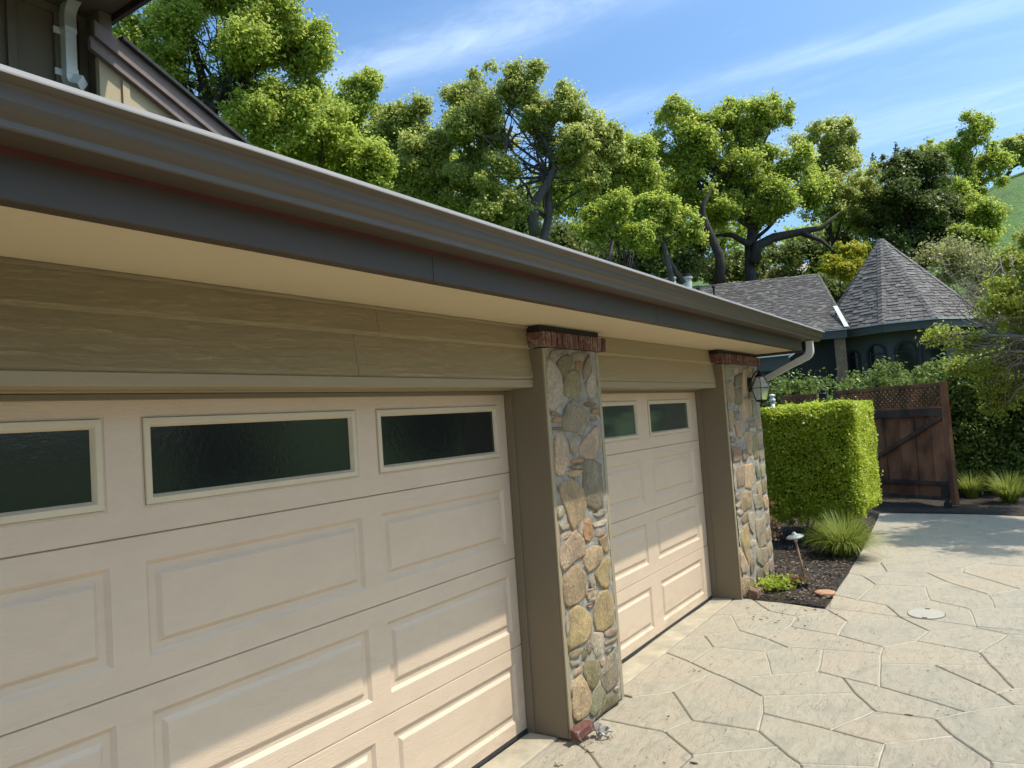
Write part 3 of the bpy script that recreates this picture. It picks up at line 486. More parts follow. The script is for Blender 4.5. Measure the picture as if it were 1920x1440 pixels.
# planting bed with mulch
def patch(name, poly, mat, h=.035, res=.09, parent=None, rim=.12):
    xs_ = [p[0] for p in poly]; ys_ = [p[1] for p in poly]
    nx = int((max(xs_)-min(xs_))/res)+1; ny = int((max(ys_)-min(ys_))/res)+1
    mb = MB(); vid = {}
    def dist(p):
        d = 9
        for i in range(len(poly)):
            a = Vector(poly[i-1]); b = Vector(poly[i]); ab = b-a; t = max(0, min(1, (Vector(p)-a).dot(ab)/max(ab.length_squared, 1e-9))); d = min(d, (Vector(p)-a-ab*t).length)
        return d
    def V(i, j):
        if (i, j) in vid: return vid[(i, j)]
        p = (min(xs_)+i*res, min(ys_)+j*res); d = dist(p); k = min(1, d/rim)
        if not inside(p, poly):
            # snap to outline
            best = None
            for m in range(len(poly)):
                a = Vector(poly[m-1]); b = Vector(poly[m]); ab = b-a; t = max(0, min(1, (Vector(p)-a).dot(ab)/max(ab.length_squared, 1e-9))); c = a+ab*t
                if best is None or (Vector(p)-c).length < best[0]: best = ((Vector(p)-c).length, c)
            p = (best[1].x, best[1].y); k = 0
        z = .003+h*k*(.7+.8*mnoise.noise(Vector((p[0]*5, p[1]*5, 1))))+.012*k*mnoise.noise(Vector((p[0]*23, p[1]*23, 1)))
        mb.v.append((p[0], p[1], z)); vid[(i, j)] = len(mb.v)-1; return vid[(i, j)]
    for i in range(nx+1):
        for j in range(ny+1):
            cpt = (min(xs_)+(i+.5)*res, min(ys_)+(j+.5)*res)
            if inside(cpt, poly) or dist(cpt) < res*.5: mb.f.append((V(i, j), V(i+1, j), V(i+1, j+1), V(i, j+1)))
    return mb.build(name, mat, parent, kind='structure', smooth=True)
BED = [(3.62, -.29), (3.56, -.42), (3.53, -.55), (3.52, -.86), (3.47, -1.1), (3.82, -1.09), (4.33, -1.07), (4.9, -1.06), (5.43, -1.03), (6.26, -1.0), (7.24, -.94), (8.42, -.87), (9.48, -.8), (9.7, -.78), (9.7, 3.5), (4.9, 3.5), (4.9, -.29)]
patch('planting_bed', BED, MT['mulch'], .05, .1)
BED2 = [(9.70, -.74), (9.79, -1.17), (9.78, -1.92), (9.68, -2.28), (9.49, -2.74), (9.3, -3.6), (9.4, -7), (15, -10), (16, -3), (15, 5), (9.75, 3.4)]
patch('far_planting_bed', BED2, MT['mulch'], .05, .2)
def chips(name, poly, n, mat, zoff, parent=None, s=(.012, .035)):
    mb = MB(); xs_ = [p[0] for p in poly]; ys_ = [p[1] for p in poly]; k = 0
    while k < n:
        p = (random.uniform(min(xs_), max(xs_)), random.uniform(min(ys_), max(ys_)))
        if not inside(p, poly): continue
        k += 1; a = random.uniform(0, 6.28); l = random.uniform(*s); w = l*random.uniform(.3, .6); t = random.uniform(-.5, .5)
        c, s_ = math.cos(a)*l/2, math.sin(a)*l/2; e, g = -math.sin(a)*w/2, math.cos(a)*w/2; z = zoff+random.uniform(0, .02)
        mb.add([(p[0]-c-e, p[1]-s_-g, z), (p[0]+c-e, p[1]+s_-g, z+t*l*.6), (p[0]+c+e, p[1]+s_+g, z+t*l*.6+w*.3), (p[0]-c+e, p[1]-s_+g, z+w*.3)], [(0, 1, 2, 3)])
    return mb.build(name, mat, parent, kind='stuff')
MT['chip'] = mat_plain('bark_chip', (.15, .10, .065), .9, .7, 25, .5, objvar=.3)
MT['chipd'] = mat_plain('dark_bark_chip', (.035, .025, .018), .9, .6, 25, .5)
tag(chips('bark_chips', BED[:12]+[(9.7, .6), (4.9, .6), (4.9, -.29)], 5200, MT['chip'], .035), 'pale wood chips lying over the dark mulch of the planting bed', 'bark chips')
tag(chips('dark_chips', BED[:12]+[(9.7, .6), (4.9, .6), (4.9, -.29)], 6000, MT['chipd'], .035), 'dark wood chips lying in the planting bed', 'bark chips')
tag(chips('leaf_litter', [(3.5, -.35), (3.5, -1.1), (3.1, -1.3), (2.6, -1.0), (2.9, -.5)], 90, MT['chipd'], .002, s=(.008, .028)), 'dark bits of bark and dead leaves strewn on the paving beside the bed', 'leaf litter')
tag(chips('leaf_debris', [(-1.2, -.3), (2.6, -.3), (3.2, -2.8), (.6, -2.4)], 130, MT['chipd'], .002, s=(.005, .018)), 'tiny dark leaf fragments scattered over the pale paving slabs', 'leaf litter')

# ------------------------------------------------------------------ house with garage
house = empty('house', (0, 0, 0), 0, 'brown ranch house with a two-door garage under a long dark gutter', 'house')
XL = -6.4
# garage doors
def door_section(z0, z1, xa, xb, rects, ring):
    mb = MB(); xs_ = [xa]+[c for r in rects for c in (r[0], r[1])]+[xb]
    za, zb = rects[0][2], rects[0][3]; e = .004
    zs_ = [z0+e, za, zb, z1-e]
    for i in range(len(xs_)-1):
        for j in range(3):
            if j == 1 and i % 2 == 1: continue
            mb.add([(xs_[i], 0, zs_[j]), (xs_[i+1], 0, zs_[j]), (xs_[i+1], 0, zs_[j+1]), (xs_[i], 0, zs_[j+1])], [(0, 1, 2, 3)])
    for za_, ya_, zb_, yb_ in ((z0+e, 0, z0+.001, .006), (z1-e, 0, z1-.001, .006)):
        mb.add([(xa, ya_, za_), (xb, ya_, za_), (xb, yb_, zb_), (xa, yb_, zb_)], [(0, 1, 2, 3)])
        mb.add([(xa, yb_, zb_), (xb, yb_, zb_), (xb, .045, zb_), (xa, .045, zb_)], [(0, 1, 2, 3)])
    for r in rects:
        P = [[(r[0]+d, y, r[2]+d), (r[1]-d, y, r[2]+d), (r[1]-d, y, r[3]-d), (r[0]+d, y, r[3]-d)] for d, y in ring]
        for a, b in zip(P, P[1:]):
            for k in range(4): mb.add([a[k], a[(k+1) % 4], b[(k+1) % 4], b[k]], [(0, 1, 2, 3)])
        if ring[-1][1] < .02: mb.add(P[-1], [(0, 1, 2, 3)])
    for x in (xa, xb): mb.add([(x, 0, z0+e), (x, 0, z1-e), (x, .045, z1-e), (x, .045, z0+e)], [(0, 1, 2, 3)])
    return mb
RING = [(0, 0), (.002, .002), (.017, .0145), (.042, .0145), (.058, .002), (.061, .001)]
WRING = [(-.0, 0), (.004, .003), (.010, .004), (.011, .03)]
def garage_door(label, xa, xb, cols, panem):
    d = empty('garage_door', (xa, 0, 0), parent=house); d['label'] = label
    S = .5334
    for k in range(3):
        rs = [(c[0], c[1], k*S+.096, k*S+.4388) for c in cols]
        door_section(k*S+.02*(k == 0), (k+1)*S, xa, xb, rs, RING).build('door_section', MT['door'], d)
    rs = [(c[0], c[1], 1.6949, 2.0347) for c in cols]
    door_section(3*S, 4*S, xa, xb, rs, WRING).build('door_section', MT['door'], d)
    for i, r in enumerate(rs):
        fr = [(.0115, .028), (.0115, -.004), (.014, -.0065), (.034, -.0075), (.037, -.004), (.046, .010), (.046, .016)]
        P = [[(r[0]+q, y, r[2]+q), (r[1]-q, y, r[2]+q), (r[1]-q, y, r[3]-q), (r[0]+q, y, r[3]-q)] for q, y in fr]
        mb = MB()
        for a, b in zip(P, P[1:]):
            for k in range(4): mb.add([a[k], a[(k+1) % 4], b[(k+1) % 4], b[k]], [(0, 1, 2, 3)])
        mb.build('window_frame', MT['frame'], d)
        q = .040; MB().box(r[0]+q, r[1]-q, .013, .018, r[2]+q, r[3]-q).build('window_pane', panem, d)
    MB().box(xa, xb, -.004, .04, .0, .019).build('bottom_seal', MT['rubber'], d)
cols1 = [(-.0875-k*1.2205-1.0913, -.0875-k*1.2205) for k in (3, 2, 1, 0)]
garage_door('wide sand-coloured door with four obscure glass windows', -4.93, -.004, cols1, MT['pane_rough'])
cols2 = [(3.3248-1.2817-1.0676, 3.3248-1.2817), (3.3248-1.0676, 3.3248)]
garage_door('single sand-coloured door with two clear windows', .77, 3.526, cols2, MT['pane_smooth'])
MB().box(-6.4, 4.8, .06, .1, 0, 2.1).build('interior_screen', MT['black'], house)
def BX(name, mat, x0, x1, y0, y1, z0, z1, bevel=.004, parent=house, label=None):
    o = MB().box(x0, x1, y0, y1, z0, z1).build(name, mat, parent, bevel=bevel)
    if label: o['label'] = label
    return o
# jambs
for x0, x1 in ((0., .045), (3.53, 3.60)):
    BX('door_jamb', MT['trimz'], x0, x1, -.292, .05, 0, 2.358)
for x0, x1 in ((0.715, .76),):
    BX('door_jamb', MT['trimz'], x0, x1, -.292, .05, 0, 2.358)
for x, sx in ((0., -1), (3.53, -1), (.76, 1)):
    BX('door_stop', MT['trimz'], min(x, x+sx*.012), max(x, x+sx*.012), -.058, -.004, 0, 2.108, .002)
for x0 in (.001, 3.531):
    BX('corner_trim', MT['trim'], x0, x0+.042, -.305, -.2935, 0, 2.356, .002)
BX('corner_trim', MT['trim'], .717, .757, -.305, -.2935, 0, 2.356, .002)
# header ledges, weather strips
for x0, x1 in ((XL, -.001), (.761, 3.529)):
    BX('header_ledge', MT['trim'], x0, x1+.0, -.224, -.064, 2.120, 2.166, .004)
    BX('header_board', MT['trim'], x0, x1, -.062, .05, 2.112, 2.168, .002)
    BX('weather_strip', MT['trimz'], x0, x1, -.020, -.004, 2.088, 2.110, .002)
    BX('header_wall', MT['siding'], x0, x1, -.19, .05, 2.17, 2.50, 0)
# siding boards
def board(x0, x1, z0, z1):
    # lapped: the foot stands proud of the head of the board below
    mb = MB().prism([(-.226, z0+.012), (-.216, z0-.004), (-.196, z0-.004), (-.194, z1), (-.204, z1)], 'x', x0, x1)
    return mb.build('siding_board', MT['siding'], house, bevel=.002)
for x0, x1, z0, z1 in ((XL, -1.352, 2.362, 2.498), (-1.350, -.001, 2.362, 2.498), (.761, 3.529, 2.362, 2.498), (XL, -1.502, 2.170, 2.366), (-1.500, -.001, 2.170, 2.366), (.761, 3.529, 2.170, 2.366)):
    board(x0, x1, z0, z1)
BX('soffit_mould', MT['siding'], XL, -.02, -.225, -.205, 2.485, 2.4985, .002)
# stone pillars
def stone(poly, y, mat, parent, out=.03):
    """one rubble stone: outline with domed face"""
    P = subdiv(poly, .09)
    ar = sum(P[i][0]*P[(i+1) % len(P)][1]-P[(i+1) % len(P)][0]*P[i][1] for i in range(len(P)))
    if ar < 0: P = P[::-1]
    cx = sum(p[0] for p in P)/len(P); cz = sum(p[1] for p in P)/len(P); sd = random.random()*50
    n = len(P); vs = []; sz = min(1, math.sqrt(abs(ar)/2)/.12); out = out*(.5+.5*sz)
    for q, yy in ((1.085, .012), (1.06, -.55*out), (.01+1.0, -.90*out), (.88, -out)):
        for i, p in enumerate(P):
            nz = mnoise.noise(Vector((p[0]*22+sd, p[1]*22, q*3)))
            vs.append((cx+(p[0]-cx)*q+.004*nz*(q > .9), y+yy-.016*nz*(q < 1.02), cz+(p[1]-cz)*q+.004*nz*(q > .9)))
    fs = [(r*n+i, r*n+(i+1) % n, (r+1)*n+(i+1) % n, (r+1)*n+i) for r in range(3) for i in range(n)]
    vs.append((cx, y-out*.98, cz)); fs += [(3*n+i, 3*n+(i+1) % n, 4*n) for i in range(n)]
    o = MB().add(vs, fs).build('stone', mat, parent, smooth=True); return o
SC = dict(o=(.27, .215, .10), t=(.44, .305, .165), w=(.46, .37, .255), g=(.30, .235, .145), r=(.42, .225, .10), y=(.41, .29, .13), p=(.43, .30, .185), b=(.25, .15, .095), n=(.29, .26, .15))
SM = {k: mat_stone('stone_'+dict(o='olive', t='tan', w='white', g='grey', r='rust', y='ochre', p='pink', b='brown', n='green')[k], c) for k, c in SC.items()}
def pillar(x0, x1, stones, label):
    p = empty('stone_pillar', (x0, -.3, 0), parent=house); p['label'] = label
    # mortar bed with a rough face
    nx = int((x1-x0)/.035)+1; nz = 66; mb = MB()
    for i in range(nx+1):
        for j in range(nz+1):
            x = x0+(x1-x0)*i/nx; z = 2.36*j/nz
            mb.v.append((x, -.304+.009*mnoise.noise(Vector((x*16, z*16, 2)))+.004*mnoise.noise(Vector((x*50, z*50, 2))), z))
    for i in range(nx):
        for j in range(nz): mb.f.append((i*(nz+1)+j, (i+1)*(nz+1)+j, (i+1)*(nz+1)+j+1, i*(nz+1)+j+1))
    mb.box(x0, x1, -.28, .05, 0, 2.36)
    mb.build('mortar', MT['mortar'], p, smooth=False)
    for c, poly in stones: stone(poly, -.296, SM[c], p, .021)
    return p
pillar(.046, .714, ST1, 'narrow rubble stone pillar between the two garage doors')
extra2 = []
rs = random.Random(5)
gx = 4.30
for j in range(13):
    z = .03+j*.178
    for x in (4.46, 4.66):
        if any(abs(x-np.mean([q[0] for q in s[1]])) < .12 and abs(z+.09-np.mean([q[1] for q in s[1]])) < .13 for s in ST2): continue
        extra2.append((rs.choice('gtnop'), [(x-.09+rs.uniform(0, .03), z+rs.uniform(0, .02)), (x+.08, z+rs.uniform(0, .03)), (x+.09-rs.uniform(0, .03), z+.15), (x-.08, z+.155-rs.uniform(0, .03))]))
pillar(3.601, 4.80, ST2+extra2, 'broad rubble stone pillar at the garage corner')
BX('end_wall', MT['siding'], 4.55, 4.79, -.27, 9, 0, 2.50, 0)
# brick caps
BR = MB().box(-.5, .5, -.5, .5, -.5, .5).mesh('brick')
BR.materials.append(MT['brick'])
def cap(x0, x1, n, label):
    c = empty('brick_cap', (x0, -.34, 2.36), parent=house); c['label'] = label
    MB().box(x0+.004, x1-.004, -.334, -.195, 2.366, 2.452).build('mortar', MT['mortar_cap'], c)
    pitch = (x1-x0)/n
    for i in range(n):
        b = bpy.data.objects.new('brick', BR); COL.objects.link(b); b.parent = c
        w = MW[c.name].inverted() @ Vector((x0+(i+.5)*pitch, -.29, 2.409))
        b.location = w; b.scale = (pitch-.019, .104+random.uniform(-.004, .004), .090+random.uniform(-.003, .003)); b.rotation_euler = (random.uniform(-.02, .02), .10+random.uniform(-.03, .03), 0)
        m = b.modifiers.new('bevel', 'BEVEL'); m.width = .003; m.segments = 1
    b = bpy.data.objects.new('brick', BR); COL.objects.link(b); b.parent = c
    b.location = MW[c.name].inverted() @ Vector((x0-.004, -.265, 2.409)); b.scale = (.02, .145, .088)
    MB().box(x0+.005, x1-.03, -.30, -.21, 2.4535, 2.497).build('cap_gap_shade', MT['black'], c)  # black strip painting the shadow in the gap between bricks and soffit
cap(-.022, .815, 12, 'course of red bricks on edge capping the pillar between the doors')
cap(3.43, 4.83, 20, 'course of red bricks on edge capping the corner pillar')
# eave
for x0, x1 in ((XL, -1.302), (-1.300, 1.098), (1.10, 4.87)):
    BX('soffit_panel', MT['soffit'], x0, x1, -.744, -.197, 2.500, 2.512, 0)
for x0, x1 in ((XL, -1.642), (-1.640, .655), (.657, 2.30), (2.302, 4.85)):
    BX('fascia_board', MT['fascia'], x0, x1, -.80, -.745, 2.489, 2.73, .003)
MB().prism([(-.8025, 2.594), (-.8008, 2.594), (-.8008, 2.612), (-.8025, 2.612)], 'x', XL, -.9).build('paint_strip', MT['red'], house)
MB().add([(-.9, -.8018, 2.594), (1.9, -.8018, 2.608), (1.9, -.8018, 2.611), (-.9, -.8018, 2.612)], [(0, 1, 2, 3)]).build('paint_strip', MT['red'], house)
BX('rake_board', MT['fascia'], 4.852, 4.885, -.80, -.20, 2.47, 2.72, .003)
def gutter(x0, x1):
    o = [(-.802, 2.612), (-.900, 2.612), (-.903, 2.616), (-.903, 2.632), (-.907, 2.637), (-.916, 2.644), (-.924, 2.652), (-.928, 2.664), (-.9295, 2.677), (-.931, 2.688), (-.938, 2.698), (-.958, 2.706), (-.9605, 2.708), (-.960, 2.712), (-.947, 2.7275), (-.945, 2.729), (-.944, 2.729), (-.944, 2.724)]
    i = [(-.947, 2.716), (-.945, 2.708), (-.935, 2.700), (-.931, 2.688), (-.929, 2.664), (-.920, 2.654), (-.900, 2.638), (-.898, 2.618), (-.802, 2.618)]
    mb = MB().prism(o+i, 'x', x0, x1)
    mb.prism(o[:-1]+[(-.802, 2.729)], 'x', x1, x1+.002)
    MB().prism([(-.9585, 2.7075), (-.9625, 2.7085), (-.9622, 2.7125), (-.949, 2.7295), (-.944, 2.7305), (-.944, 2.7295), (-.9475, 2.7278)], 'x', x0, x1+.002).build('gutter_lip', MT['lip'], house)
    return mb.build('gutter', MT['gutter'], house)
gutter(XL, 5.40)
for x in (-5.1, -3.4): pass
# garage roof: deck with a strip of shingles at the eave
rp = .44
MB().add([(XL, -.86, 2.722), (5.35, -.86, 2.722), (5.35, 5.2, 2.722+6.06*rp), (XL, 5.2, 2.722+6.06*rp), (XL, -.86, 2.70), (5.35, -.86, 2.70), (5.35, 5.2, 2.70+6.06*rp), (XL, 5.2, 2.70+6.06*rp)],
         [(0, 1, 2, 3), (7, 6, 5, 4), (0, 4, 5, 1), (1, 5, 6, 2), (2, 6, 7, 3), (3, 7, 4, 0)]).build('garage_roof', MT['shingle_roof'], house)
MB().box(4.56, 4.785, -.2, 5.2, 2.5, 2.72).build('gable_block', MT['siding'], house)
# downspout at the garage corner
def curve(pts, n=6):
    pts = [Vector(p) for p in pts]; out = [pts[0]]
    for i in range(1, len(pts)-1):
        a, b, c = pts[i-1], pts[i], pts[i+1]; r = min((b-a).length, (c-b).length)*.48
        p0 = b+(a-b).normalized()*r; p1 = b+(c-b).normalized()*r
        for k in range(n+1):
            t = k/n; out.append(p0*(1-t)**2+b*2*t*(1-t)+p1*t*t)
    out.append(pts[-1]); return out
dsp = [(5.02, -.858, 2.612), (5.02, -.858, 2.55), (5.02, -.80, 2.42), (5.02, -.42, 2.235), (5.02, -.16, 2.12), (5.02, -.03, 2.02), (5.02, -.03, 1.8)]
dd = empty('downspout', (5.02, -.03, 0), parent=house); dd['label'] = 'cream pipe with a long slanting offset at the garage corner'
MB().rtube([(5.02, -.858, 2.612), (5.02, -.858, 2.555)]+curve([(5.02, -.858, 2.555), (5.02, -.858, 2.44), (5.02, -.70, 2.375)], 7), .085, .07, (0, 1, .02)).build('elbow', MT['dspout'], dd)
MB().rtube([(5.02, -.712, 2.381), (5.02, -.13, 2.12)], .078, .062, (0, .4, 1)).build('offset_pipe', MT['dspout'], dd)
MB().rtube(curve([(5.02, -.16, 2.13), (5.02, -.03, 2.06), (5.02, -.03, 1.9)], 5)+[(5.02, -.03, .25)], .078, .062, (0, 1, .02)).build('pipe', MT['dspout'], dd)
MB().rtube(curve([(5.02, -.03, .26), (5.02, -.03, .1), (5.10, -.18, .04)], 5), .085, .07, (0, 1, .1)).build('shoe', MT['dspout'], dd)
mb = MB()
for k in range(9):
    t = k/8; z = 2.54-.13*t; y = -.858+.07*t*t
    mb.rtube([(5.02, y, z), (5.02, y+.003, z-.004)], .0875, .0725, (0, 1, .02))
mb.build('elbow_crimp', MT['dspout'], dd)
MB().rtube([(5.02, -.858, 2.618), (5.02, -.858, 2.600)], .094, .078, (0, 1, .02)).build('outlet', MT['gutter'], dd)

# upper storey
uy = 3.0
def ub(name, mat, x0, x1, y0, y1, z0, z1, **k): return BX(name, mat, x0, x1, y0, y1, z0, z1, .003, **k)
cx_ = -.955
BX('upper_wall', MT['board'], XL, cx_, uy, uy+5, 4.0, 5.24, 0)
for x in (-1.86, -1.50, -1.185):
    ub('batten', MT['board'], x, x+.058, uy-.032, uy-.001, 4.1, 5.20)
ub('batten', MT['board'], cx_-.05, cx_+.012, uy-.024, uy-.001, 4.1, 5.20)
ub('frieze_board', MT['board'], XL, cx_+.015, uy-.02, uy-.0015, 5.175, 5.236)
BX('upper_soffit', MT['board'], XL, -.84, 1.9, uy+5, 5.242, 5.26, 0)
ub('upper_fascia', MT['fascia'], -.838, -.80, 1.86, uy+5, 5.19, 5.42)
ub('upper_fascia', MT['fascia'], XL, -.80, 1.82, 1.858, 5.19, 5.42)
MB().add([(XL, 1.80, 5.42), (-.78, 1.80, 5.42), (-.78, 8, 5.42), (XL, 8, 5.42), (XL, 4.8, 6.7), (-2.2, 4.8, 6.7)], [(0, 1, 5, 4), (1, 2, 5), (2, 3, 4, 5), (3, 2, 1, 0)]).build('upper_roof', MT['shingle_roof'], house)
# lower gable going down to the right: wall, battens, double barge boards, roof edge
g0 = (-.98, 5.075); sl = -.468
def gz(x, off=0.): return g0[1]+(x-g0[0])*sl+off
gy = 2.785
BX('corner_board', MT['board'], cx_+.014, cx_+.11, 2.80, 3.06, 4.1, 5.235)
MB().prism([(cx_-.01, 4.1), (1.6, 3.6), (1.6, gz(1.6, -.2)), (cx_-.01, gz(cx_, -.2))], 'y', gy, gy+.05).build('gable_wall', MT['boardL'], house)
for x in (-.80, -.32, .16):
    MB().prism([(x, 3.8), (x+.055, 3.8), (x+.055, gz(x+.055, -.26)), (x, gz(x, -.26))], 'y', gy-.02, gy-.001).build('batten', MT['boardL'], house)
def rake(x0, x1, o0, o1, y0, y1, mat, name):
    MB().prism([(x0, gz(x0, o0)), (x1, gz(x1, o0)), (x1, gz(x1, o1)), (x0, gz(x0, o1))], 'y', y0, y1).build(name, mat, house, bevel=.003)
rake(-1.03, 1.7, -.135, -.012, 2.705, 2.74, MT['barge'], 'barge_board')
rake(-1.05, 1.7, -.235, -.137, 2.735, 2.775, MT['barge'], 'barge_board')
rake(-.84, 1.7, -.010, .022, 2.665, 6, MT['shingle_roof'], 'gable_roof')
# downspout of the upper storey, discharging on to the garage roof
P = lambda u, v, y=2.93: (lambda d: Vector(CAM+d*((y-CAM[1])/d[1])))(_F+_R2*(u-960)/FPX-_U2*(v-720)/FPX)
da = empty('downspout', (P(127, 150).x, 2.93, 4.5), parent=house); da['label'] = 'short white pipe above the gutter at the upper wall corner'
pa, pb = P(124, 50), P(134, 142)
xd = (pa.x+pb.x)/2
MB().rtube([(xd, 2.93, pa.z), (xd, 2.93, pb.z)], .078, .075, (0, 1, .02)).build('pipe', MT['white'], da)
MB().rtube(curve([(xd, 2.93, pa.z-.03), (xd, 2.93, pa.z+.14), (xd+.05, 2.55, pa.z+.42)], 8), .084, .08, (0, 1, .3)).build('elbow', MT['dspout'], da)
mb = MB()
for k in range(6):
    z = pa.z-.03+k*.014; mb.rtube([(xd, 2.93, z), (xd, 2.93, z+.005)], .0865, .0825, (0, 1, .02))
mb.build('elbow_crimp', MT['dspout'], da)
MB().rtube(curve([(xd, 2.93, pb.z+.03), (xd, 2.93, pb.z-.045), (xd+.05, 2.85, pb.z-.075)], 6), .086, .082, (0, 1, .02)).build('shoe', MT['white'], da)
for z in (pa.z-.03, pb.z+.02): MB().box(xd-.085, xd+.075, 2.96, 2.975, z-.028, z+.022).build('strap', MT['white'], da)
for z in (pa.z-.03, pb.z+.02): MB().box(xd-.043, xd+.043, 2.886, 2.97, z-.024, z+.018).build('strap', MT['white'], da)

# ------------------------------------------------------------------ lantern on the corner pillar
lx, ly = 4.36, -.445
lan = empty('wall_lantern', (lx, -.33, 1.95), 0, 'hexagonal bronze lantern with glass sides fixed to the corner stone pillar', 'lantern')
MT['bronze'] = mat_plain('bronze', (.022, .02, .016), .35, .3, 20, .2, metal=.7)
def mat_glass():
    m, t, p = newmat('lantern_glass'); p.inputs['Transmission Weight'].default_value = .8; p.inputs['Roughness'].default_value = .18; p.inputs['Base Color'].default_value = (.85, .88, .82, 1); p.inputs['IOR'].default_value = 1.1
    bump(t, p, noi(t, coord(t, gen=True), 60, 2), .3, .002); return m
MT['lglass'] = mat_glass()
def hexp(r, z, i): a = math.radians(60*i+15); return Vector((lx+r*math.cos(a), ly+r*math.sin(a), z))
zt, zm, zb_, rt, rm, rb = 2.225, 2.100, 1.965, .048, .112, .066
fr = MB(); gl = []
for i in range(6):
    for (ra, za, rb2, zb2) in ((rt, zt, rm, zm), (rm, zm, rb, zb_)):
        fr.bar(hexp(ra, za, i), hexp(rb2, zb2, i), .006, .006)
        a, b, c, d = hexp(ra-.002, za, i), hexp(ra-.002, za, i+1), hexp(rb2-.002, zb2, i+1), hexp(rb2-.002, zb2, i)
        gl.append((a, b, c, d))
    for r, z in ((rt, zt), (rm, zm), (rb, zb_)): fr.bar(hexp(r, z, i), hexp(r, z, i+1), .007, .006)
fr.build('frame', MT['bronze'], lan)
for q in gl: MB().add(q, [(0, 1, 2, 3)]).build('glass_pane', MT['lglass'], lan)
MB().lathe([(.0, .062), (.012, .06), (.014, .045), (.022, .035), (.05, .012), (.058, .0), (.05, -.003), (.0, -.003)], (lx, ly, zt), 18).build('cap', MT['bronze'], lan, smooth=True)
MB().lathe([(.0, .004), (.066, .004), (.06, -.012), (.02, -.02), (.008, -.035), (.0, -.036)], (lx, ly, zb_), 18).build('base', MT['bronze'], lan, smooth=True)
MB().lathe([(.0, .0), (.016, .0), (.016, .05), (.011, .055), (.011, .11), (.0, .115)], (lx, ly, zb_+.005), 10).build('bulb_holder', MT['white'], lan, smooth=True)
MB().tube(curve([(lx, -.335, 2.16), (lx, -.37, 2.24), (lx, -.42, 2.29), (lx, ly, 2.285)], 5), .007, 8).build('arm', MT['bronze'], lan, smooth=True)
bp_ = MB()
for k in range(20): bp_.v.append((lx+.045*math.cos(k*math.pi/10), -.352, 2.145+.075*math.sin(k*math.pi/10)))
for k in range(20): bp_.v.append((lx+.052*math.cos(k*math.pi/10), -.318, 2.145+.082*math.sin(k*math.pi/10)))
bp_.f = [tuple(range(20))]+[(k, (k+1) % 20, 20+(k+1) % 20, 20+k) for k in range(20)]
bp_.build('back_plate', MT['bronze'], lan)
# ------------------------------------------------------------------ foliage
def leaf_mesh(name, cen, out, size, aspect=.62, upb=.35, outb=.5, jit=.35, rnd=1.):
    """one quad leaf per centre; out = outward direction used to bias the leaf normals"""
    n = len(cen)
    nr = RNG.normal(size=(n, 3))*rnd; nr = nr/np.maximum(np.linalg.norm(nr, axis=1, keepdims=True), 1e-6)*rnd
    nr = nr+out*outb; nr[:, 2] += upb; nr /= np.linalg.norm(nr, axis=1, keepdims=True)
    a = RNG.normal(size=(n, 3)); t = np.cross(nr, a); t /= np.linalg.norm(t, axis=1, keepdims=True); b = np.cross(nr, t)
    s = size*(1-jit+2*jit*RNG.random((n, 1)))*.5
    bend = nr*s*.25
    v = np.stack([cen-t*s, cen-b*s*aspect+bend, cen+t*s, cen+b*s*aspect+bend], 1).reshape(-1, 3)
    f = np.arange(n*4).reshape(n, 4)
    return np_mesh(name, v, f)
def vnoise(p, f, seed=0.):
    q = p*f+seed
    return (np.sin(q[:, 0]*1.7+1.3*np.sin(q[:, 1]*1.1+q[:, 2]*.7))+np.sin(q[:, 1]*1.9+1.5*np.sin(q[:, 2]*1.3+q[:, 0]*.8))+np.sin(q[:, 2]*2.1+1.2*np.sin(q[:, 0]*1.5-q[:, 1]*.6)))/3
